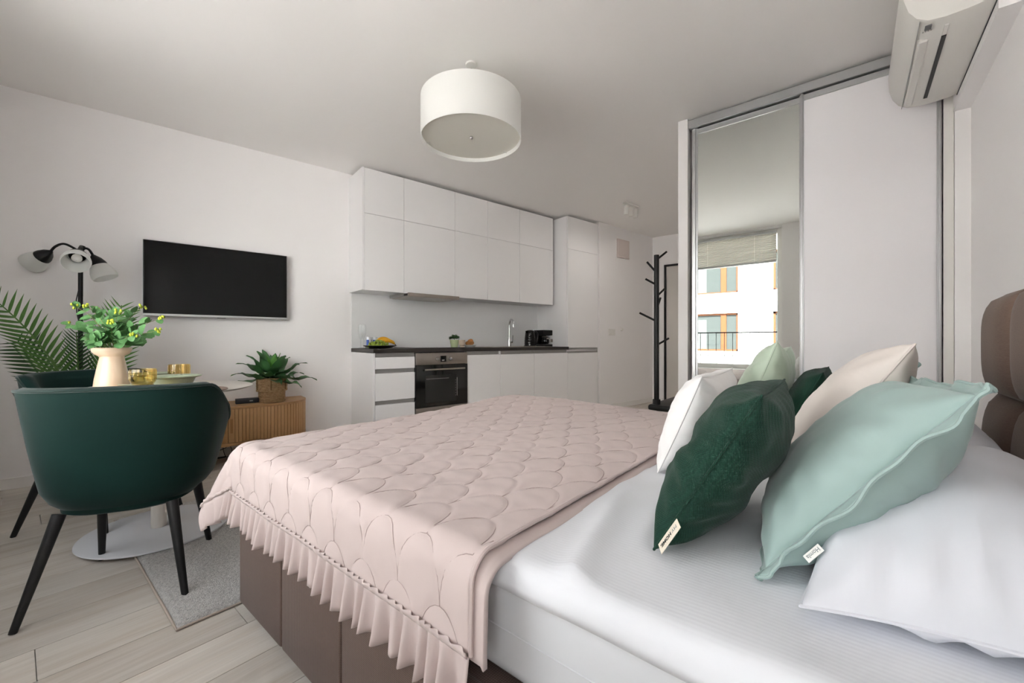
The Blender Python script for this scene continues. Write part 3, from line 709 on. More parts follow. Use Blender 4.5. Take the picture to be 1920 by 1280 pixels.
# ================================================================ TV, SIDEBOARD
sL, sR, zB, zT = -1.567, -.597, 1.18, 1.752
tv = thing('television', 'flat black television hanging on the white wall', 'television', K((sL + sR) / 2, .0, zB), AK); hw = (sR - sL) / 2; hh = zT - zB
G().rbox(-hw, hw, -.078, -.040, 0, hh, .003, 1).build('housing', m_blackp, tv)
G().box(-hw + .006, hw - .006, -.0792, -.0785, .016, hh - .006).build('screen', m_screen, tv, 0)
G().rbox(-hw, hw, -.081, -.0795, 0, .0145, .0005, 1).rbox(-hw - .002, -hw + .0005, -.081, -.04, 0, hh, .0005, 1).rbox(hw - .0005, hw + .002, -.081, -.04, 0, hh, .0005, 1).rbox(-hw, hw, -.0805, -.04, -.004, -.0002, .001, 1).build('silver_bezel', m_alu, tv)
G().rbox(-.03, .03, -.083, -.06, -.008, -.0042, .001, 1).build('sensor', m_blackp, tv)
G().rbox(-.2, .2, -.0395, -.002, .12, .42, .004, 1).build('wall_mount', m_mblack, tv)

sb = thing('sideboard', 'low oak sideboard with rounded ends and tambour doors below the television', 'sideboard', K(-1.066, .0, 0), AK)
SL, SD = .60, .40
def stadium(L_, D_, off=0, n=14, yb=-.012):
    # plan with rounded front corners; back straight; local y negative = room
    r = .24; pts = [(-L_ + off, yb), (-L_ + off, -D_ + r)]
    pts = [(-L_ + off, yb)]
    for k in range(n + 1): a = pi + (pi / 2) * k / n; pts.append((-L_ + r + (r - off) * cos(a), -D_ + r + (r - off) * sin(a)))
    for k in range(n + 1): a = 1.5 * pi + (pi / 2) * k / n; pts.append((L_ - r + (r - off) * cos(a), -D_ + r + (r - off) * sin(a)))
    pts.append((L_ - off, yb)); return pts
G().prism(stadium(SL, SD), .455, .473).build('top', m_oakh, sb, 30)
G().prism(stadium(SL, SD), .168, .192).build('bottom', m_oakh, sb, 30)
G().prism(stadium(SL - .02, SD - .02, .012), .1922, .4548).build('carcass', m_oak, sb, 30)
# tambour slats along the front outline
outl = stadium(SL, SD, .010); seg = []; pl_ = [0]
for i in range(1, len(outl)): pl_.append(pl_[-1] + (Vector(outl[i]) - Vector(outl[i - 1])).length)
def at(l):
    for i in range(1, len(pl_)):
        if l <= pl_[i] or i == len(pl_) - 1:
            t = (l - pl_[i - 1]) / (pl_[i] - pl_[i - 1]); p = Vector(outl[i - 1]).lerp(Vector(outl[i]), t); d = (Vector(outl[i]) - Vector(outl[i - 1])).normalized(); return p, d
tot = pl_[-1]; sw_ = .0245; half = tot / 2
sl_me = G().rbox(-sw_ / 2 + .001, sw_ / 2 - .001, -.008, .004, .1935, .4535, .0028, 2).mesh('slat', m_oak)
dl = [G().box(0, .0005, 0, .0005, .30, .301).mesh('x', m_oak) for _ in range(0)]
doors = []
for s in (-1, 1):
    p, d = at(half + s * .022)
    dd = G().rbox(-.020, .020, -.010, .006, .1935, .4535, .003, 2).build('tambour_door', m_oak, sb, loc=(p.x, p.y, 0), rotz=atan2(d.y, d.x)); doors.append(dd)
    o = G()
    for k in range(24):
        pass
    o.rbox(-.0085, .0085, -.0112, -.0098, .268, .378, .0005, 1).build('recessed_grip', m_oakdark, dd)
    l = .042 + sw_ / 2
    while l < half - .02:
        p2, d2 = at(half + s * l)
        put('slat', sl_me, sb, (p2.x, p2.y, 0), atan2(d2.y, d2.x)); l += sw_
for x in (-.42, .42):
    for y_ in (-.32, -.08): G().tube([(x, y_, 0), (x, y_, .168)], [.014, .018], 12).build('leg', m_oak, sb)
sbz = .4735
bx = thing('streaming_box', 'small flat black box on the sideboard beside the plant', 'box', K(*(lambda s: (s, .24))(kp(470, 640, .24)[0]), sbz), AK)
G().rbox(-.105, .105, -.03, .03, 0, .04, .004, 2).build('case', M('dark_grey_plastic', '2A2A2E', .5), bx)
G().rbox(-.012, .012, -.0312, -.0301, .015, .025, .0004, 1).build('logo_plate', m_rail, bx)
# cables under the sideboard
for k, (pts_, lb) in enumerate((([(-1.22, .03, .16), (-1.20, .05, .10), (-1.10, .06, .075), (-1.0, .05, .12), (-.93, .04, .165)], 'thin black cable sagging below the sideboard'),
                 ([(-1.04, .05, .16), (-1.07, .06, .10), (-1.05, .08, .02), (-1.01, .07, .05), (-1.03, .05, .14)], 'thin black cable looped down to the floor below the sideboard'),
                 ([(-1.45, .10, .012), (-1.30, .08, .02), (-1.2, .06, .012), (-1.05, .05, .014)], 'black cable lying on the floor along the television wall'))):
    pp = [K(s, d, z) for s, d, z in pts_]; c = pp[0].copy(); fine = []
    for i in range(len(pp) - 1):
        p0 = pp[max(i - 1, 0)]; p1 = pp[i]; p2 = pp[i + 1]; p3 = pp[min(i + 2, len(pp) - 1)]
        for j in range(8):
            t = j / 8; fine.append(.5 * ((2 * p1) + (p2 - p0) * t + (2 * p0 - 5 * p1 + 4 * p2 - p3) * t * t + (3 * p1 - p0 - 3 * p2 + p3) * t ** 3) - c)
    fine.append(pp[-1] - c)
    tag(G().tube(fine, .0028 if k < 2 else .006, 6).build('cable', m_wire, loc=c), lb, 'cable')

# broad leaf plant in a woven basket
bp_ = K(kp(510, 640, .25)[0], .25, sbz)
pt = thing('potted_plant', 'broad leaved green plant in a stepped woven basket on the sideboard', 'plant', bp_, AK)
G().lathe([(.088, .001), (.09, .09), (.104, .10), (.105, .19), (.098, .195), (.095, .165), (0, .16)], 28).build('basket_core', m_ropes, pt)
zc = .008
while zc < .2:
    Rr = .0935 if zc < .092 else .109
    o = G(); n = 40
    o.tube([((Rr + .0015 * sin(i * 9.1 + zc * 700)) * cos(2 * pi * i / n), (Rr + .0015 * sin(i * 9.1 + zc * 700)) * sin(2 * pi * i / n), zc + .0008 * sin(i * 1.7 + zc * 300)) for i in range(n)], .0072, 7, closed=True)
    o.build('rope_coil', m_rope, pt); zc += .0125
for k in range(6):
    a = k * pi / 3 + .3; G().tube([(.116 * cos(a), .116 * sin(a), .105), (.1175 * cos(a), .1175 * sin(a), .15), (.114 * cos(a), .114 * sin(a), .2)], .0035, 6).build('rope_tie', m_ropes, pt)
def blade(L_, W_, droop, wav, fold, mat, name='leaf', n=9, tipw=.0):
    rows = []
    for i in range(n + 1):
        t = i / n; w_ = W_ * (sin(pi * min(1, (t * .92 + .08)) ** .8) ** .75 if t < 1 else tipw) * (1 if t < .98 else .12)
        z = droop * t * t * L_ + .02 * wav * sin(t * 9)
        rows.append([(L_ * t, -w_, z + fold * w_ + wav * .01 * sin(t * 14)), (L_ * t, 0, z), (L_ * t, w_, z + fold * w_ - wav * .01 * sin(t * 14 + 1))])
    return G().grid(rows).mesh(name, mat, 80)
bl_out = [blade(.30, .046, -.35, .9, .5, m_agave), blade(.27, .052, -.5, 1.1, .4, m_agave), blade(.24, .046, -.1, .6, .5, m_agave)]
bl_in = blade(.20, .032, .1, .3, .6, m_agavel)
rr = random.Random(11)
for ring, n, el, me in ((0, 8, .28, 0), (1, 8, .62, 1), (2, 6, 1.0, 2), (3, 5, 1.3, 3)):
    for i in range(n):
        a = 2 * pi * i / n + ring * .4 + rr.uniform(-.12, .12); e = el + rr.uniform(-.1, .1)
        me_ = bl_in if ring == 3 else bl_out[(i + ring) % 3]
        if sin(a) > .35 and ring < 3: e = max(e, .95 + .3 * sin(a))
        put('leaf', me_, pt, matrix=Matrix.Translation((.02 * cos(a), .02 * sin(a), .165 + .01 * ring)) @ Matrix.Rotation(a, 4, 'Z') @ Matrix.Rotation(-e, 4, 'Y') @ Matrix.Scale(rr.uniform(.9, 1.08), 4))

# ================================================================ FLOOR LAMP
lp = K(kp(151, 640, .25)[0], .25, 0)
fl_ = thing('floor_lamp', 'black floor lamp with three frosted glass shades by the wall', 'lamp', lp, AK)
G().lathe([(.13, .0), (.135, .006), (.13, .018), (.03, .03), (.0, .032)], 32).build('base', m_mblack, fl_)
G().tube([(0, 0, .03), (0, 0, 1.60)], .0125, 12).build('pole', m_mblack, fl_)
G().tube([(.0, -.0, 1.585), (.012, 0, 1.625)], .013, 10).build('finial', m_mblack, fl_)
D0 = (lp - CP).dot(FW); sc_ = D0 / FPX
def lpt(px, py, dd=0):
    w_ = CP + ray(px, py) * (D0 + dd) - lp
    return Vector((w_.dot(XK), w_.dot(YK), w_.z))
def shade(neck, mouth, rn, rm, L_, name_i):
    ax = (mouth - neck).normalized(); a = Vector((0, 0, 1)) if abs(ax.z) < .9 else Vector((1, 0, 0)); u_ = (a - ax * a.dot(ax)).normalized(); v_ = ax.cross(u_)
    def ring(prof, mat, nm, par, cap=False):
        n = 26; rows = []
        for r_, l_ in prof: rows.append([neck + ax * l_ * .82 + (u_ * cos(2 * pi * k / n) + v_ * sin(2 * pi * k / n)) * r_ * .82 for k in range(n)])
        g = G().grid(rows, closeu=True); return g.build(nm, mat, par, 50)
    sh = ring([(.010, -.02), (.016, -.012), (.040, .02), (.055, .055), (.058, .075), (.054, .075), (.045, .04), (.01, .0)], m_mblack, 'shade_cap', fl_)
    ring([(.052, .062), (.062, .085), (.078, .125), (.084, .16), (.080, .185), (.076, .186), (.080, .16), (.074, .125), (.058, .085), (.048, .064)], m_frost, 'glass_shade', fl_)
    ring([(.004, .03), (.014, .035), (.016, .06), (.028, .09), (.030, .11), (.02, .13), (.003, .138)], m_wplast, 'bulb', fl_)
hub = Vector((0, 0, 1.57))
def arm(pts):
    fine = []; pp = pts
    for i in range(len(pp) - 1):
        p0 = pp[max(i - 1, 0)]; p1 = pp[i]; p2 = pp[i + 1]; p3 = pp[min(i + 2, len(pp) - 1)]
        for j in range(6):
            t = j / 6; fine.append(.5 * ((2 * p1) + (p2 - p0) * t + (2 * p0 - 5 * p1 + 4 * p2 - p3) * t * t + (3 * p1 - p0 - 3 * p2 + p3) * t ** 3))
    fine.append(pp[-1]); G().tube(fine, .0075, 8).build('arm', m_mblack, fl_)
arm([hub, lpt(140, 466), lpt(120, 457, .0), lpt(104, 462), lpt(95, 471)]); shade(lpt(93, 473), lpt(55, 497), 0, 0, 0, 0)
arm([hub, lpt(158, 466, -.02), lpt(167, 468, -.02), lpt(175, 480, -.02)]); shade(lpt(176, 482, -.02), lpt(198, 520, -.0), 0, 0, 0, 0)
arm([hub, lpt(152, 462, -.10), lpt(149, 466, -.16), lpt(146, 475, -.19)]); shade(lpt(147, 473, -.18), lpt(138, 507, -.34), 0, 0, 0, 0)
G().tube([lpt(147, 545), lpt(143, 562), lpt(144, 585), lpt(149, 610)], .003, 6).build('cord', m_wire, fl_)

# ================================================================ PALM
pb = Vector((.27, 3.83, 0))
pm = thing('potted_palm', 'artificial palm with long feathered fronds behind the dining chairs', 'plant', pb)
G().lathe([(.10, 0), (.105, .005), (.13, .25), (.135, .26), (.125, .26), (.12, .23), (0, .22)], 28).build('pot', m_pot, pm)
def leaflet(mat):
    rows = []
    for i in range(7):
        t = i / 6; w_ = .05 * (sin(pi * (t * .9 + .1) ** .7) if t < 1 else .003)
        rows.append([(t, -w_, -.10 * t * t + .35 * w_), (t, 0, -.10 * t * t), (t, w_, -.10 * t * t + .35 * w_)])
    return G().grid(rows).mesh('leaflet', mat, 80)
lm = {'l': leaflet(m_palm), 'd': leaflet(m_palmd)}
def frond(tipd, base, mid, tip, n, ll, face, mk='l', start=.30):
    # quadratic bezier spine; leaflets in the plane spanned by tangent and (tangent x face)
    def bz(t): return base * (1 - t) ** 2 + mid * 2 * t * (1 - t) + tip * t * t
    pts = [bz(i / 16) for i in range(17)]
    f = G().tube(pts, [.007 * (1 - .8 * i / 16) + .001 for i in range(17)], 6).build('frond', m_palms, pm)
    for i in range(n):
        t = start + (1 - start) * (i + .5) / n; p = bz(t); tg = (bz(min(1, t + .01)) - bz(t - .01)).normalized()
        nm = (face - tg * face.dot(tg)).normalized(); sd = tg.cross(nm).normalized()
        L_ = ll * (sin(pi * (.16 + .80 * (1 - (1 - t) ** 1.0) * .86)) ** .7) * (1 if t < .93 else .75)
        for s in (-1, 1):
            d = (tg * .62 + sd * s * .80 + nm * .10).normalized(); y_ = nm.cross(d).normalized()
            m = frame_mat(p, d, y_, d.cross(y_)) @ Matrix.Diagonal((L_, L_ * 1.05, L_, 1))
            put('leaflet', lm[mk], f, matrix=m)
def pw(px, py, D): return CP + ray(px, py) * D - pb
B0 = Vector((0, 0, .24))
tocam = -FW
frond(0, B0, pw(150, 690, 2.5), pw(-12, 560, 2.25), 17, .20, tocam + Vector((0, 0, .5)), 'l', .42)
frond(0, B0, pw(110, 705, 2.65), pw(30, 640, 2.6), 12, .19, tocam + Vector((0, 0, .8)), 'd', .45)
frond(0, B0, pw(150, 720, 2.62), pw(143, 622, 2.55), 15, .155, tocam + Vector((0, 0, .1)), 'd', .50)
frond(0, B0, pw(205, 720, 2.65), pw(228, 572, 2.6), 18, .215, tocam, 'l', .48)
frond(0, B0, pw(190, 730, 2.7), pw(215, 660, 2.5), 12, .16, tocam + Vector((0, 0, .4)), 'd', .5)
frond(0, B0, pw(140, 740, 2.5), pw(95, 668, 2.3), 12, .14, tocam + Vector((0, 0, .4)), 'l', .5)

# ================================================================ RUG
rg = thing('rug', 'grey shaggy rug with a bound edge under the dining table', 'rug', (1.35, 2.425, 0))
rows = []; nx, ny = 330, 220
for j in range(ny + 1):
    rw = []
    for i in range(nx + 1):
        x = -1 + 2 * i / nx; y_ = -.665 + 1.33 * j / ny; e = min(1 - abs(x), .665 - abs(y_))
        z = .016 * sstep(0, .02, e) + .006 * noise.noise(Vector((x * 85, y_ * 85, 0))) * (e > .01) + .002; rw.append((x + .004 * noise.noise(Vector((x * 5, y_ * 5, 3))), y_ + .004 * noise.noise(Vector((x * 5, y_ * 5, 9))), z))
    rows.append(rw)
G().grid(rows).build('pile', m_rug, rg, 180)['kind'] = 'stuff'
per = [(-1, -.665), (1, -.665), (1, .665), (-1, .665)]; bpts = []
for i in range(4):
    a, b = Vector(per[i]), Vector(per[(i + 1) % 4])
    for k in range(24):
        p = a.lerp(b, k / 24); bpts.append((p.x + .004 * noise.noise(Vector((p.x * 5, p.y * 5, 3))), p.y + .004 * noise.noise(Vector((p.x * 5, p.y * 5, 9))), .006))
G().tube(bpts, .0045, 6, closed=True).build('binding', m_rugedge, rg)

# ================================================================ DINING TABLE
TC = Vector((.474, 2.74, 0)); RZ = .019
tb = thing('dining_table', 'round white pedestal dining table on the rug', 'table', TC + UP * RZ)
G().lathe([(.0, .695), (.27, .697), (.39, .711), (.404, .717), (.408, .721), (.404, .7235), (.0, .7235)], 64).build('tabletop', m_table, tb)
G().lathe([(.30, .0), (.305, .004), (.303, .009), (.29, .012), (.05, .016), (0, .016)], 64).build('base', m_tbase, tb)
G().lathe([(.032, .0165), (.032, .70)], 24).build('column', m_table, tb)
G().lathe([(.11, .690), (.11, .698)], 24).build('mount_plate', m_tbase, tb)
TZ = RZ + .724
def tpos(px, D): p = CP + ray(px, 640) * D; return Vector((p.x, p.y, TZ))
# placemats
for k, (px, D, lb) in enumerate(((348, 1.97, 'round brown placemat under the near sage bowl'), (285, 2.33, 'round brown placemat under the far sage plate'))):
    p = tpos(px, D); o = G().lathe([(.165, .0005), (.168, .003), (.165, .006), (0, .006)], 48); tag(o.build('placemat', m_brownpl, loc=p), lb, 'placemat', 'placemats on the dining table')
t = thing('serving_board', 'light wooden serving board beside the cream vase', 'board', tpos(262, 2.03), .3)
G().rbox(-.12, .12, -.075, .075, .001, .022, .006, 2).build('board', m_board, t)
t = thing('side_plate', 'flat sage plate lying on the light wooden board', 'plate', tpos(262, 2.03) + UP * .0225)
G().lathe([(.04, 0), (.06, .003), (.088, .009), (.087, .011), (.05, .005), (0, .004)], 40).build('dish', m_bowl, t)
t = thing('sage_bowl', 'wide rimmed sage green bowl on the near placemat', 'bowl', tpos(326, 2.0) + UP * .0065)
G().lathe([(.055, 0), (.06, .004), (.075, .03), (.085, .053), (.108, .060), (.110, .064), (.106, .066), (.083, .060), (.07, .035), (.05, .010), (0, .008)], 48).build('dish', m_bowl, t)
t = thing('sage_soup_plate', 'sage green soup plate on the far placemat', 'plate', tpos(283, 2.36) + UP * .0065)
G().lathe([(.06, 0), (.068, .004), (.082, .035), (.105, .045), (.107, .049), (.103, .051), (.08, .042), (.06, .010), (0, .008)], 48).build('dish', m_bowl, t)
for k, (px, D, lb, dz) in enumerate(((268, 1.80, 'amber glass goblet beside the cream vase', .0005), (336, 2.16, 'amber glass goblet behind the sage bowl', .0005))):
    t = thing('amber_goblet', lb, 'glass', tpos(px, D) + UP * dz, 0, 'amber goblets')
    G().lathe([(.036, 0), (.036, .002), (.008, .006), (.006, .03), (.012, .036), (.034, .046), (.0435, .062), (.0455, .09), (.0455, .117), (.0435, .117), (.0435, .09), (.041, .063), (.03, .049), (.0, .042)], 36).build('goblet_bowl', m_amber, t)
    for q in range(18):
        a = 2 * pi * q / 18; G().tube([(.0458 * cos(a), .0458 * sin(a), .068), (.046 * cos(a), .046 * sin(a), .112)], .0012, 4).build('rib', m_amber, t)
# napkin and cutlery
nk = thing('folded_napkin', 'crumpled cream napkin with a ring on the near placemat', 'napkin', tpos(378, 1.90) + UP * .0065, .6)
rows = []
for j in range(13):
    rows.append([(.09 * (i / 12 - .5), .06 * (j / 12 - .5), .006 + .012 * abs(noise.noise(Vector((i * .5, j * .5, 2)))) + .012 * exp(-((i - 6) ** 2 + (j - 6) ** 2) / 12)) for i in range(13)])
o = G().grid(rows); no = len(o.v); o.build('cloth', m_napkin, nk, 60).modifiers.new('t', 'SOLIDIFY').thickness = -.004
G().torus(.014, .003, .020, 20, 6).build('napkin_ring', m_board, nk)
for k in (0, 1):
    t = thing(('table_fork', 'table_knife')[k], ('steel fork lying on the near placemat', 'steel knife lying beside the fork on the near placemat')[k], ('fork', 'knife')[k], tpos(392 + 9 * k, 1.86) + UP * .0075, 1.05)
    G().rbox(-.09, .02, -.004, .004, 0, .003, .0012, 1).build('handle', m_steel, t)
    if k: G().rbox(.0205, .10, -.006, .007, 0, .0025, .001, 1).build('knife_blade', m_steel, t)
    else:
        G().rbox(.0205, .05, -.009, .009, 0, .003, .001, 1).build('fork_root', m_steel, t)
        for q in range(4): G().box(.0505, .09, -.009 + q * .0052, -.0065 + q * .0052, 0, .0025).build('tine', m_steel, t, 0)
# vase + eucalyptus
VP = tpos(210, 1.98)
vz = thing('cream_vase', 'tall cream glazed vase with a flared collar on the dining table', 'vase', VP + UP * .0005)
G().lathe([(.066, 0), (.068, .004), (.062, .06), (.050, .13), (.044, .160), (.046, .166), (.062, .176), (.071, .190), (.073, .202), (.071, .207), (.064, .206), (.045, .19), (.036, .17), (.05, .06), (.0, .02)], 48).build('vase_body', m_vase, vz)
eb = thing('eucalyptus_bouquet', 'green eucalyptus sprigs with yellow buds in the cream vase', 'plant', VP + UP * .03)
def eleaf():
    vs = [(0, 0, 0)]; n = 12
    for i in range(n):
        a = 2 * pi * i / n; vs.append((.5 - .5 * cos(a), .40 * sin(a) * (1 + .15 * cos(a)), .09 * sin(pi * (.5 - .5 * cos(a))) + .05 * abs(sin(a))))
    vs.append((.5, 0, .06)); return G().add(vs, [(13, 1 + i, 1 + (i + 1) % n) for i in range(n)]).mesh('leaf', m_euc, 80)
el = eleaf(); budm = G().ball((0, 0, 0), .0048, 8, 6, (1, 1, 1.5)).mesh('bud', m_eucy, 180)
rr = random.Random(5)
sprigs = [(140, 575, 0), (128, 607, .05), (163, 575, -.06), (180, 580, .08), (222, 585, -.02), (267, 576, .06), (303, 597, .0), (295, 620, -.05), (180, 640, -.12), (250, 628, -.1), (205, 605, -.08), (270, 640, .1), (160, 635, -.05)]
for (px, py, dd) in sprigs:
    tip = CP + ray(px, py) * (1.98 + dd) - (VP + UP * .03); base = Vector((rr.uniform(-.012, .012), rr.uniform(-.012, .012), .10))
    mid = Vector((base.x + tip.x * .2, base.y + tip.y * .2, max(.215, tip.z * .75 + .04)))
    def bz(t, base=base, mid=mid, tip=tip): return base * (1 - t) ** 2 + mid * 2 * t * (1 - t) + tip * t * t
    st = G().tube([bz(i / 12) for i in range(13)], [.0022 - .0012 * i / 12 for i in range(13)], 5).build('sprig', m_eucs, eb)
    nl = 6 if tip.length > .22 else 4
    t0 = .6
    for t in [k / 40 for k in range(41)]:
        if bz(t).z > .185: t0 = t; break
    for i in range(nl):
        t = t0 + .05 + (.95 - t0 - .05) * i / (nl - 1); p = bz(t); tg = (bz(min(1, t + .02)) - bz(t - .02)).normalized()
        for s in (-1, 1):
            ax = Vector((rr.uniform(-1, 1), rr.uniform(-1, 1), rr.uniform(-.4, .8))); ax = (ax - tg * ax.dot(tg)).normalized()
            d = (tg * .55 + ax * s * .8).normalized(); up = (Vector((0, 0, 1)) + tocam * rr.uniform(.3, 1.3)); y_ = up.cross(d)
            if y_.length < .1: continue
            y_.normalize(); sz = lerp(.072, .030, (t - t0) / (1.001 - t0)) * rr.uniform(.85, 1.15)
            put('leaf', el, st, matrix=frame_mat(p, d, y_, d.cross(y_)) @ Matrix.Scale(sz, 4))
    if py < 630:
        for _ in range(7): put('bud', budm, st, tip + Vector((rr.uniform(-.012, .012), rr.uniform(-.012, .012), rr.uniform(-.006, .012))))

# ================================================================ CHAIRS
def make_chair(label, loc, rz):
    c = thing('dining_chair', label, 'chair', loc, rz, 'green velvet dining chairs')
    PM = R(122); nphi = 61; rows = []; rim = []; inner_rim = []
    def plan(phi, k):     # superellipse plan, back at -y
        e = .78; sx, cx = sin(phi), cos(phi)
        return (k * .315 * math.copysign(abs(sx) ** e, sx), -k * .285 * math.copysign(abs(cx) ** e, cx) + .0)
    for i in range(nphi):
        ph = -PM + 2 * PM * i / (nphi - 1); a = abs(ph)
        ht = lerp(.795, .60, sstep(R(62), PM, a)); ht += .012 * (1 - (a / PM) ** 2)
        ring = []
        for w_ in (0, .06, .16, .35, .6, .85, .96):
            z = lerp(.355, ht, w_); kk = lerp(.76, 1.0, (w_ ** .75)) - .10 * (1 - min(1, w_ / .16)) ** 2 * 1.0
            x, y_ = plan(ph, kk); ring.append((x, y_, z))
        x, y_ = plan(ph, .995); ring.append((x, y_, ht + .004)); rim.append((plan(ph, 1.0)[0], plan(ph, 1.0)[1], ht + .001))
        x, y_ = plan(ph, .93); ring.append((x, y_, ht + .012)); x, y_ = plan(ph, .845); ring.append((x, y_, ht + .004)); inner_rim.append((x, y_, ht + .006))
        for w_ in (.9, .6, .3):
            z = lerp(.42, ht, w_); kk = lerp(.62, .82, w_); x, y_ = plan(ph, kk); ring.append((x, y_, z))
        x, y_ = plan(ph, .60); ring.append((x, y_, .37))
        rows.append(ring)
    g = G().grid(rows, closeu=True); nc = len(rows[0]); g.f.append(tuple(range(nc))); m = (nphi - 1) * nc; g.f.append(tuple(range(m, m + nc)))
    sh = g.build('back_shell', m_velvet, c, 60)
    ends0 = [rows[0][k] for k in range(6, 0, -1)]; ends1 = [rows[-1][k] for k in range(1, 7)]
    G().tube([tuple(Vector(p)) for p in ends0[::-1]] + rim + ends1[::-1], .0055, 6).build('piping', m_pipe, sh)
    # seat
    n = 40; prof = [(.0, .392), (.86, .392), (.97, .41), (1, .44), (.97, .465), (.86, .478), (.5, .486), (0, .488)]
    rws = []
    for k, z in prof:
        rw = []
        for i in range(n):
            a = 2 * pi * i / n; e = .7; x = .225 * k * math.copysign(abs(cos(a)) ** e, cos(a)); y_ = .035 + .235 * k * math.copysign(abs(sin(a)) ** e, sin(a)); rw.append((x, y_, z))
        rws.append(rw)
    G().grid(rws, closeu=True).build('seat', m_velvet, c, 60)
    rws = []
    for k, z in ((0, .335), (.84, .337), (.9, .345), (.9, .391)):
        rws.append([(.225 * k * math.copysign(abs(cos(2 * pi * i / n)) ** .7, cos(2 * pi * i / n)), .01 + .225 * k * math.copysign(abs(sin(2 * pi * i / n)) ** .7, sin(2 * pi * i / n)), z) for i in range(n)])
    G().grid(rws, closeu=True).build('seat_base', m_velvet, c, 60)
    for sx in (-1, 1):
        for (tx, ty, bx_, by_) in ((.165, -.16, .235, -.262), (.165, .15, .20, .235)):
            G().tube([(sx * tx, ty, .35), (sx * bx_, by_, .0)], [.020, .011], 16).build('leg', m_mblack, c)
    return c
make_chair('dark green velvet tub chair with its rounded back turned to the bed', (.325, 2.298, .0), R(-26.7))
make_chair('dark green velvet tub chair between the dining table and the palm', (.335, 3.144, .0), R(-148))

# ================================================================ PENDANT LAMP
pd = thing('ceiling_lamp', 'white drum ceiling lamp hanging over the bed foot', 'lamp', (1.772, 1.785, CZ))
rL = .302
G().lathe([(rL, -.465), (rL, -.228), (rL - .004, -.228), (rL - .004, -.465)], 72, cap=False).add([], []).build('drum_shade', m_shade, pd)
G().lathe([(rL - .006, -.442), (rL - .006, -.438), (0, -.438)], 72).build('diffuser', m_diff, pd)
G().ball((0, 0, -.448), .011, 14, 8).build('finial', m_chrome, pd)
G().tube([(0, 0, -.43), (0, 0, -.03)], .008, 10).build('rod', m_chrome, pd)
G().lathe([(.033, -.012), (.035, -.01), (.035, -.001), (0, -.001)], 32).build('canopy', m_wplast, pd)
for k in range(3):
    a = 2 * pi * k / 3 + 2.0
    G().tube([((rL - .03) * cos(a), (rL - .03) * sin(a), -.446), ((rL - .004) * cos(a), (rL - .004) * sin(a), -.444)], .003, 6).build('diffuser_clip', m_wplast, pd)
    G().tube([(0, 0, -.232), ((rL - .004) * cos(a), (rL - .004) * sin(a), -.232)], .003, 6).build('spoke', m_chrome, pd)

# ================================================================ BED
BX0, BX1, BY0, BY1, BH = .525, 2.165, -.36, 1.731, .352
bd = thing('box_spring_bed', 'brown upholstered box spring bed with a tufted headboard', 'bed', ((BX0 + BX1) / 2, (BY0 + BY1) / 2, 0))
cx, cy = (BX0 + BX1) / 2, (BY0 + BY1) / 2; hx, hy = (BX1 - BX0) / 2, (BY1 - BY0) / 2
G().box(-hx + .03, hx - .03, -hy, hy - .03, .03, BH - .01).build('box_core', m_bedfab, bd, 0)
edges = [BY1, 1.36, .996, .63, .265, -.10, BY0]
for sx in (-1, 1):
    for i in range(6):
        a, b = edges[i + 1] - cy, edges[i] - cy
        G().rbox(sx * hx - .031 if sx > 0 else -hx, hx if sx > 0 else -hx + .031, a + .0012, b - .0012, .028, BH, .011, 3).build('side_panel', m_bedfab, bd)
for i in range(4):
    a = -hx + .032 + (2 * hx - .064) * i / 4; b = -hx + .032 + (2 * hx - .064) * (i + 1) / 4
    G().rbox(a + .001, b - .001, hy - .031, hy, .028, BH, .011, 3).build('foot_panel', m_bedfab, bd)
G().rbox(-hx + .01, hx - .01, -hy + .01, hy - .01, BH - .012, BH - .002, .003, 1).build('top_cover', m_bedfab, bd)
for sx in (-1, 1):
    for sy in (-1, 1): G().tube([(sx * (hx - .1), sy * (hy - .1), 0), (sx * (hx - .1), sy * (hy - .1), .03)], .03, 12).build('leg', m_blackp, bd)
# headboard of padded panels
HXA, HXB = BX0 - .03, BX1 + .012; HT = 1.135; ncol = 5
hb = G().rbox(HXA - cx + .01, HXB - cx - .01, BY0 - .118 - cy, BY0 - .05 - cy, .02, HT - .012, .03, 3).build('headboard', m_headfab, bd)
def pad(x0, x1, z0, z1, rl=0, rr_=0):
    n = 16; rows = []
    for j in range(n + 1):
        b = j / n; rw = []
        for i in range(n + 1):
            a = i / n; u_ = 2 * a - 1; v_ = 2 * b - 1
            f = ((1 - abs(u_) ** 3.5) * (1 - abs(v_) ** 3.5)) ** .45
            xa, xb = x0, x1
            if rl: xa = x0 + rl * (1 - sqrt(max(0, 1 - max(0, (b - (1 - rl / (z1 - z0))) / (rl / (z1 - z0))) ** 2)))
            if rr_: xb = x1 - rr_ * (1 - sqrt(max(0, 1 - max(0, (b - (1 - rr_ / (z1 - z0))) / (rr_ / (z1 - z0))) ** 2)))
            rw.append((lerp(xa, xb, a), BY0 - .03 - cy + .055 * f, lerp(z0, z1, b)))
        rows.append(rw)
    G().grid(rows).build('headboard_pad', m_headfab, hb, 80)
for k in range(ncol):
    a = HXA + (HXB - HXA) * k / ncol - cx; b = HXA + (HXB - HXA) * (k + 1) / ncol - cx
    pad(a, b, .80, HT, .10 if k == 0 else 0, .10 if k == ncol - 1 else 0); pad(a, b, .36, .80)
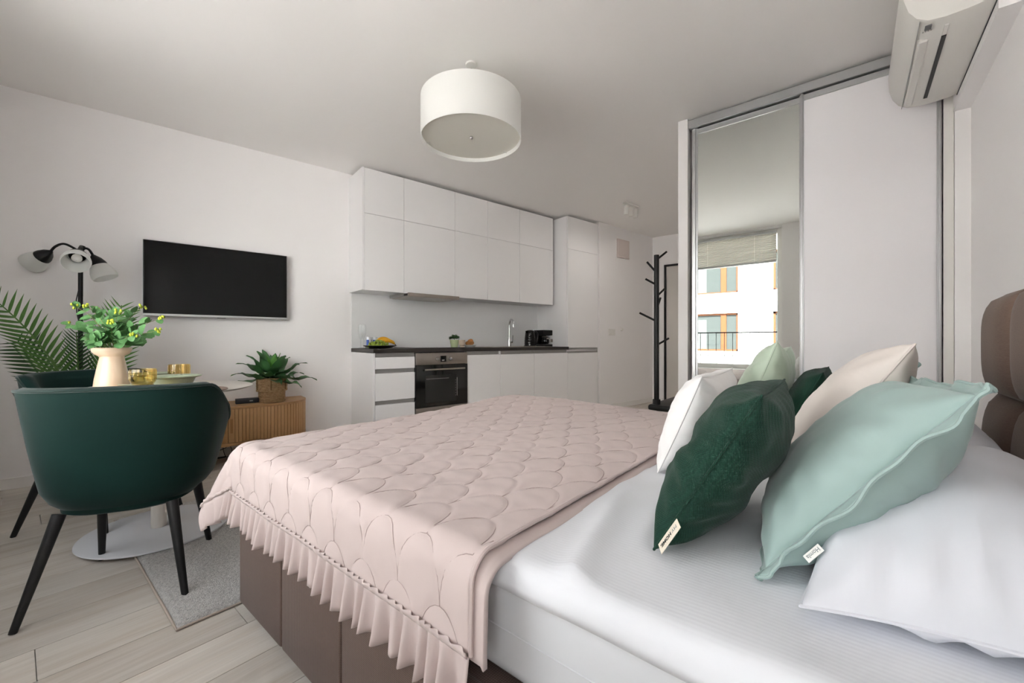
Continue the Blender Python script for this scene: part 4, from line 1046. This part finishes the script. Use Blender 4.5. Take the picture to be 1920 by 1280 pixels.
# mattress
MX0, MX1 = BX0 + .052, BX1 - .05; MT = .562
mt = thing('mattress', 'thick white mattress with a fitted sheet on the brown bed base', 'mattress', (cx, cy, BH))
g = G().rbox(MX0 - cx, MX1 - cx, BY0 + .01 - cy, BY1 - .04 - cy, .0005, MT - BH, .035, 4); g.build('fitted_sheet', m_sheet, mt)
G().tube([(MX0 - cx - .001, -.8, .10), (MX0 - cx - .001, -.4, .095), (MX0 - cx - .001, .0, .10)], .0015, 5).build('seam', m_sheet, mt)
# duvet
DT = .592
def duvet_pos(s, t):
    # s: 0 at near top bend, t = world y
    rb = .035; xn = MX0 - .016; xe = xn + rb
    n1 = noise.noise(Vector((s * 3, t * 3, 1.3))); n2 = noise.noise(Vector((s * 9, t * 7, 4.1)))
    z = DT + .010 * n1 + .004 * n2
    # crease ridges near the quilt edge and around the cushions
    z += .016 * exp(-((t - .36 - .25 * (s)) / .028) ** 2) * exp(-(s / .35) ** 2) * (s > -.01)
    z += .010 * exp(-((t - .30 - .12 * s) / .02) ** 2) * sstep(.1, .3, s) * exp(-(s / .6) ** 2)
    hang = .045 + .008 * noise.noise(Vector((t * 2.2, 0, 7)))
    if s >= 0: return Vector((xe + s, t, z))
    a = -s / rb
    if a < pi / 2: return Vector((xe - rb * sin(a), t, z - rb * (1 - cos(a))))
    return Vector((xn - .003 * n2 + .006 * noise.noise(Vector((0, t * 5, 2))), t, z - rb + (s + rb * pi / 2)))
rows = []; ss = [-.075 + .015 * i for i in range(5)] + [.0 + (MX1 - MX0 - .02) * i / 110 for i in range(111)]
for j in range(131):
    t = -.335 + (1.62 + .335) * j / 130; rows.append([duvet_pos(s, t) - Vector((cx, cy, MT)) for s in ss])
dv = thing('duvet', 'white striped duvet spread over the mattress under the cushions', 'duvet', (cx, cy, MT))
o = G().grid(rows).build('duvet_cover', m_stripe, dv, 180); md_ = o.modifiers.new('thickness', 'SOLIDIFY'); md_.thickness = .022; md_.offset = -1
# ---------------- quilt
QZ = .608; QY0 = .505; QRB = .05; QXN = .500; QYF = BY1 + .028; QXF = BX1 + .02
QXE = QXN + QRB; QYE = QYF - QRB; QLT = QYE - QY0; QLS = .197; QXW = QXF - QRB - QXE
def clam(s, t, wq=.13, hq=.115):
    # distance to the nearest stitched scallop (half ellipses, offset row by row)
    best = 1.0; k0 = int(math.floor(t / hq))
    for k in (k0 - 1, k0, k0 + 1):
        off = .5 * wq * (k % 2); i0 = math.floor((s - off) / wq + .5)
        for i in (i0 - 1, i0, i0 + 1):
            dx = s - i * wq - off; dy = t - k * hq
            if dy < -.004 or abs(dx) > wq * .56: continue
            e = abs(sqrt((dx / (wq / 2)) ** 2 + (dy / hq) ** 2) - 1) * .06
            if e < best: best = e
    return best
def bumpz(s, t):
    n = .012 * noise.noise(Vector((s * 1.6, t * 1.6, 2.2))) + .004 * noise.noise(Vector((s * 6, t * 6, 5)))
    n += .030 * exp(-(((s - 1.42) / .25) ** 2 + ((t - .95) / .42) ** 2))            # duvet bunched up at the far side
    n += .012 * exp(-(((s - 1.3) / .2) ** 2 + ((t - .1) / .2) ** 2))
    return n
def prof(r): # out, drop along arc length r past the bend start
    if r < QRB * pi / 2: a = r / QRB; return QRB * sin(a), QRB * (1 - cos(a))
    return QRB + .02 * (r - QRB * pi / 2), QRB + (r - QRB * pi / 2)
def qpos(s, t, extra=0.0):
    a = max(0, -s); b = max(0, t - QLT); c = max(0, s - QXW)
    x = QXE + min(max(s, 0), QXW); y_ = QY0 + min(t, QLT); z = QZ + bumpz(max(0, s), min(t, QLT)) * sstep(-.02, .12, max(s, 0)) 
    if a > 0 and b <= 0:
        o_, d_ = prof(a); wv = .006 * noise.noise(Vector((t * 4, a * 3, 1))) * min(1, a / .1); return Vector((x - o_ - wv - extra, y_, z - d_))
    if a <= 0 and b > 0:
        o_, d_ = prof(b + c * .3); xx = x + (prof(c)[0] if c > 0 else 0); wv = .012 * sin(s * 14) * min(1, b / .15); return Vector((xx, y_ + o_ + wv + extra, z - d_))
    if c > 0 and b <= 0:
        o_, d_ = prof(c); return Vector((x + o_ + extra, y_, z - d_))
    if a > 0 and b > 0:
        r_ = sqrt(a * a + b * b); ph = atan2(b, a); o_, d_ = prof(r_)
        o_ += (.46 * exp(-((ph - pi / 4) / .36) ** 2) + .0) * max(0, r_ - .05) + .02 * sin(ph * 9) * max(0, r_ - .1)
        return Vector((x - cos(ph) * (o_ + extra), y_ + sin(ph) * (o_ + extra), z - d_ * .93))
    return Vector((x, y_, z))
qo = Vector((cx, cy + .4, QZ))
ql = thing('quilt', 'pale pink scalloped quilt with a ruffled hem over the foot of the bed', 'quilt', qo)
STEP = .0052
sv = [-QLS + STEP * i for i in range(int((QLS + QXW + .16) / STEP) + 1)]; tvs = [STEP * i for i in range(int((QLT + QLS) / STEP) + 1)]
P = [[qpos(s, t) for s in sv] for t in tvs]; rows = []
for j, t in enumerate(tvs):
    rw = []
    for i, s in enumerate(sv):
        p = P[j][i]; du = P[j][min(i + 1, len(sv) - 1)] - P[j][max(i - 1, 0)]; dv_ = P[min(j + 1, len(tvs) - 1)][i] - P[max(j - 1, 0)][i]
        n = du.cross(dv_); n = n.normalized() if n.length > 1e-9 else UP
        # scales point towards the head; pattern grows from the hem
        dd = clam(t - QLT * .5 + 50 * .13, s + 40 * .115 + .03); puff = .0028 * (1 - exp(-(dd / .005) ** 1.5)) + .0013 * (1 - exp(-(dd / .03) ** 2))
        wr_ = .0022 * noise.noise(Vector((s * 22, t * 22, 1))) 
        rw.append(p + n * (puff + wr_) - qo)
    rows.append(rw)
g = G().grid(rows); o = g.build('quilted_cover', m_quilt, ql, 180); md_ = o.modifiers.new('thickness', 'SOLIDIFY'); md_.thickness = .008; md_.offset = -1
# stitching along the scallops
o = G(); wq, hq = .13, .115; off_t = QLT * .5 - 50 * .13; off_s = -40 * .115 - .03
for k in range(int((-QLS - off_s) / hq), int((QXW + .1 - off_s) / hq) + 1):
    for i in range(int((0 - off_t) / wq) - 1, int((QLT + QLS - off_t) / wq) + 2):
        c_t = off_t + i * wq + .5 * wq * (k % 2); c_s = off_s + k * hq; pts = []
        for q in range(15):
            a = pi * q / 14; tt = c_t + wq / 2 * cos(a); s_ = c_s + hq * sin(a)
            if -QLS + .004 < s_ < QXW + .12 and .004 < tt < QLT + QLS - .004 and not (s_ < 0 and tt > QLT):
                p = qpos(s_, tt); e = .002; nn = (qpos(s_ + e, tt) - p).cross(qpos(s_, tt + e) - p)
                pts.append(p + (nn.normalized() if nn.length > 1e-12 else UP) * .0003 - qo)
            else:
                if len(pts) > 2: o.tube(pts, .0009, 4, cap=False)
                pts = []
        if len(pts) > 2: o.tube(pts, .0009, 4, cap=False)
o.build('stitching', m_stitch, ql, 180)['kind'] = 'stuff'
# folded-back under layer showing along the head edge
rows = []
for t in (-.028, -.026, -.021, -.012, .0, .03, .10, .2):
    rows.append([qpos(s, max(0, t)) + Vector((.004 if s < 0 else 0, min(0, t) + .006 * noise.noise(Vector((s * 5, 0, 3))), -.0145 + (.006 if -.024 < t < .05 else -.0) + .003 * noise.noise(Vector((s * 9, t * 9, 3))))) - qo for s in sv[::2]])
o = G().grid(rows).build('folded_layer', m_quilt, ql, 180); md_ = o.modifiers.new('thickness', 'SOLIDIFY'); md_.thickness = .01; md_.offset = -1
# piping along the head edge
G().tube([qpos(s, 0) + Vector((0, -.002, .002)) - qo for s in sv[::2]], .0042, 6).build('edge_piping', m_quilt, ql)
# ruffle
hem = [(-QLS, t) for t in [.004 * i for i in range(int((QLT + QLS) / .004) + 1)]]
hem2 = [(-QLS + .004 * i, QLT + QLS) for i in range(int((QLS + QXW) / .004) + 1)]
path = hem + hem2
PHA = 0; RL = .10; rows = [[] for _ in range(9)]; arc = 0; frill = [[], [], []]
for i, (s, t) in enumerate(path):
    arc = i * .004
    PHA += .004 * 2 * pi / (.046 * (1 + .75 * noise.noise(Vector((arc * 13, 0, 0))))); ph = PHA
    amp = .5 + .5 * noise.noise(Vector((arc * 9, 7, 0)))
    for k in range(9):
        w_ = k / 8; ds = RL * w_ * (1 + .10 * noise.noise(Vector((arc * 8, 11, 0))))
        wv = (.003 + .015 * w_ * (.25 + 1.2 * amp)) * sin(ph) + .006 * w_ * sin(1.63 * ph + 1) + .010 * w_ * noise.noise(Vector((arc * 5, 21, 0)))
        if i < len(hem): q = qpos(s - ds, t, wv)
        else: q = qpos(s, t + ds, wv)
        # corner square: let the ruffle hang on from the corner
        rows[k].append(q - qo)
    base = qpos(s, t); up_ = qpos(s + .012, t) if i < len(hem) else qpos(s, t - .012)
    for k in range(3):
        w_ = k / 2; wv = .003 + .0045 * w_ * sin(ph * 1.7)
        q = (qpos(s + .012 * w_, t, wv + .004) if i < len(hem) else qpos(s, t - .012 * w_, wv + .004)); frill[k].append(q - qo)
o = G().grid(rows).build('ruffle', m_quilt, ql, 180); md_ = o.modifiers.new('thickness', 'SOLIDIFY'); md_.thickness = .0015; md_.offset = 0
o = G().grid(frill).build('gathered_frill', m_quilt, ql, 180); md_ = o.modifiers.new('thickness', 'SOLIDIFY'); md_.thickness = .0015; md_.offset = 0

# ================================================================ CUSHIONS
def cushion(name, label, cat, BN, TN, U, th, mat, backmat=None, res=44, pinch=.10, wr=.004, seed=0, chop=0, flange=0, seam=True, crease=None, thb=1.0, group='cushions on the bed', ex=.5):
    v = TN - BN; h = v.length; v = v / h; w_ = U.length; u = (U - v * U.dot(v)).normalized(); n = u.cross(v).normalized()   # n: front (towards the foot) sign fixed below
    if n.y + 2 * n.z < 0: n = -n
    C0 = BN + U * .5 + (TN - BN) * .5
    root = thing(name, label, cat, C0, 0, group)
    def bnd(a, b):
        x = a * w_ / 2 * (1 - pinch * (1 - b * b) * abs(a) ** 3); y_ = b * h / 2 * (1 - pinch * (1 - a * a) * abs(b) ** 3); return x, y_
    def pt(a, b, sd):
        x, y_ = bnd(a, b)
        f = (max(0, 1 - a * a) ** ex) * (max(0, 1 - b * b) ** ex)
        z = th * f * (1 if sd > 0 else thb)
        wn = noise.noise(Vector((a * 2.2 + seed, b * 2.2, sd))) * 2 + noise.noise(Vector((a * 5 + seed, b * 5, sd + 4)))
        edge = max(abs(a), abs(b)); z += wr * wn * min(1, f * 3)
        # radial puckers towards the rim
        ang = atan2(b, a); z += wr * .8 * sin(ang * 23 + seed) * sstep(.55, .9, edge) * min(1, f * 4)
        if chop and b > 0: 
            z -= chop * th * exp(-(a / .35) ** 2) * b * .5; y_ -= chop * h * .22 * exp(-(a / .38) ** 2) * max(0, b) ** 3
        if crease and sd > 0:
            for (a0, b0, a1, b1, dp, wd2) in crease:
                dx, dy = a1 - a0, b1 - b0; t = max(0, min(1, ((a - a0) * dx + (b - b0) * dy) / (dx * dx + dy * dy))); d = sqrt((a - a0 - t * dx) ** 2 + (b - b0 - t * dy) ** 2); z -= dp * exp(-(d / wd2) ** 2) * min(1, f * 3)
        if crease and sd < 0:
            for (a0, b0, a1, b1, dp, wd2) in crease:
                d = sqrt((a - a0) ** 2 + (b - b0) ** 2); z -= dp * .8 * exp(-(d / .22) ** 2) * min(1, f * 3)
        return u * x + v * y_ + n * (z * sd)
    def cs(i): q = -1 + 2 * i / res; return sin(q * pi / 2)
    for sd, m_, nm in ((1, mat, 'front_cover'), (-1, backmat or mat, 'back_cover')):
        rows = [[pt(cs(i), cs(j), sd) for i in range(res + 1)] for j in range(res + 1)]
        G().grid(rows).build(nm, m_, root, 180)
    # rim seam / flange
    rim = [(cs(i), -1) for i in range(res)] + [(1, cs(i)) for i in range(res)] + [(-cs(i), 1) for i in range(res)] + [(-1, -cs(i)) for i in range(res)]
    rp = [pt(a, b, 1) for a, b in rim]
    if seam: G().tube(rp, .0026, 6, closed=True).build('piping', mat, root)
    if flange:
        rows = [[], [], [], []]
        for k, (a, b) in enumerate(rim):
            p = rp[k]; nx = rp[(k + 1) % len(rp)] - rp[k - 1]; out = nx.cross(n).normalized()
            if out.dot(p) < 0: out = -out
            ruf = .004 * sin(k * .33 + seed) + .003 * sin(k * .71 + 2)
            if abs(a) > .86 and abs(b) > .86: out = (u * math.copysign(1, a) + v * math.copysign(1, b)).normalized()
            for q in range(4): rows[q].append(p + out * flange * q / 3 + n * ruf * q / 3)
        g = G().grid([list(r) for r in rows], closeu=True); o = g.build('flange', mat, root, 180); mm = o.modifiers.new('thickness', 'SOLIDIFY'); mm.thickness = .004; mm.offset = 0
        G().tube(rows[3], .003, 6, closed=True).build('flange_piping', mat, root)
    root_info = (C0, u, v, n, w_, h, pt)
    return root, root_info
Xv = Vector((1, 0, 0))
# hotel pillows lying against the headboard
def hotel(label, x0, x1, ya, yb, za, zb, th, seed):
    BN = Vector((x0, yb, za)); TN = Vector((x0, ya, zb))
    return cushion('bed_pillow', label, 'pillow', BN, TN, Xv * (x1 - x0), th, m_stripe2, None, 50, .09, .006, seed, seam=True, thb=.3, group='white bed pillows', ex=.58)
hotel('large white striped pillow on the near side of the headboard behind the mint cushion', .69, 1.39, -.335, .055, .616, .640, .165, 3)
hotel('large white striped pillow on the wardrobe side of the headboard', 1.42, 2.12, -.335, .05, .616, .640, .155, 8)
CZB = .598
def bnp(px, py): return on_z(px, py, CZB)
# dark green near
BN = bnp(1226, 1030); TN = on_x(1428, 742, BN.x + .01)
r_, inf = cushion('dark_green_cushion', 'dark green textured cushion with a cream sewn-in tag in front of the mint one', 'cushion', BN, TN, Vector((.43, .015, -.005)), .085, m_cgreen, None, 60, .05, .004, 1,
              crease=[(-.6, .10, -.1, -.12, .014, .14), (-.1, -.12, .6, -.35, .02, .14), (-.9, .45, -.35, .35, .006, .1), (-.9, -.35, -.3, -.2, .008, .1)], ex=.45)
C0, u, v, n, w_, h, pt = inf
def tagplate(root, inf, b, ln, wd_, mat, words, ang, back=0):
    C0, u, v, n, w_, h, pt = inf
    p = pt(-1, b, 1) - n * back - u * (back * 1.2); t = (pt(-1, b + .06, 1) - pt(-1, b - .06, 1)).normalized()
    out = (-u * cos(ang) - n * sin(ang)); out = (out - t * out.dot(t)).normalized(); nr = t.cross(out).normalized()
    if nr.dot(CP - (C0 + p)) < 0: nr = -nr
    m = frame_mat(p + out * .002, -t, nr.cross(-t), nr)
    pl = G().rbox(-ln / 2, ln / 2, -wd_ if (nr.cross(-t)).dot(out) < 0 else 0, 0 if (nr.cross(-t)).dot(out) < 0 else wd_, -.0006, .0006, .0003, 1).mesh('sewn_tag', mat)
    o = put('sewn_tag', pl, root, matrix=m); sgn = -1 if (nr.cross(-t)).dot(out) < 0 else 1
    x = -ln / 2 + ln * .1
    for wtxt, sz, inkm, bold in words:
        me = text_mesh('tag_text', wtxt, sz, inkm, .0001, bold); wx = max([q.co.x for q in me.vertices] or [0])
        put('tag_text', me, o, matrix=Matrix.Translation((x, (wd_ * .5 * sgn) - sz * .34, .0009))); x += wx + sz * .22
tagplate(r_, inf, -.74, .062, .026, m_tag, (('MY', .0110, m_inkg, False), ('HOME.', .0110, m_ink, True)), .55)
# mint near
BN = bnp(1424, 1078); TN = on_x(1815, 757, BN.x + .03)
r_, inf = cushion('mint_cushion', 'mint velvet cushion with a flanged edge in front of the large white pillow', 'cushion', BN, TN, Vector((.46, .01, 0)), .085, m_cmint, None, 56, .05, .004, 2, flange=.021, ex=.42)
tagplate(r_, inf, -.60, .030, .012, m_wplast, (('Homla', .0088, m_inkg, False),), .9, .012)
# white with printed marks
BN = bnp(1234, 884); TN = on_x(1316, 706, BN.x)
r_, inf = cushion('white_cushion', 'white cotton cushion with tiny black print next to the quilt', 'cushion', BN, TN, Vector((.42, .01, 0)), .075, m_cwhite, None, 44, .06, .004, 5, ex=.45)
C0, u, v, n, w_, h, pt = inf
for (a, b) in ((-.3, .55), (-.25, .1), (-.3, .06), (-.2, .12), (-.35, .02)):
    p = pt(a, b, 1); me = text_mesh('printed_mark', 'v', .02, m_ink, .0003, True); put('printed_mark', me, r_, matrix=frame_mat(p + n * .001, -u, v, n))
# sage
BN = Vector((1.64, .34, CZB)); TN = on_x(1456, 644, 1.66)
cushion('sage_cushion', 'pale sage satin cushion behind the white one', 'cushion', BN, TN, Vector((.45, .0, -.01)), .085, m_csage, None, 44, .06, .005, 9, chop=.45, ex=.45)
# beige
BN = Vector((1.20, .135, CZB)); TN = on_x(1706, 656, 1.23)
cushion('beige_cushion', 'beige satin cushion behind the dark green one', 'cushion', BN, TN, Vector((.43, .0, 0)), .085, m_cbeige, None, 44, .06, .004, 12, chop=.12, ex=.45)
# far pair
BN = Vector((1.72, .21, CZB)); TN = Vector((1.72, .075, .875))
cushion('dark_green_cushion', 'dark green textured cushion half hidden between the sage and beige ones', 'cushion', BN, TN, Vector((.42, 0, 0)), .07, m_cgreen, None, 36, .05, .004, 15, ex=.45)
BN = Vector((1.72, .05, CZB)); TN = Vector((1.72, -.14, .90))
cushion('mint_cushion', 'mint velvet cushion mostly hidden behind the beige one', 'cushion', BN, TN, Vector((.42, 0, 0)), .07, m_cmint, None, 36, .05, .004, 18, flange=.028, ex=.42)
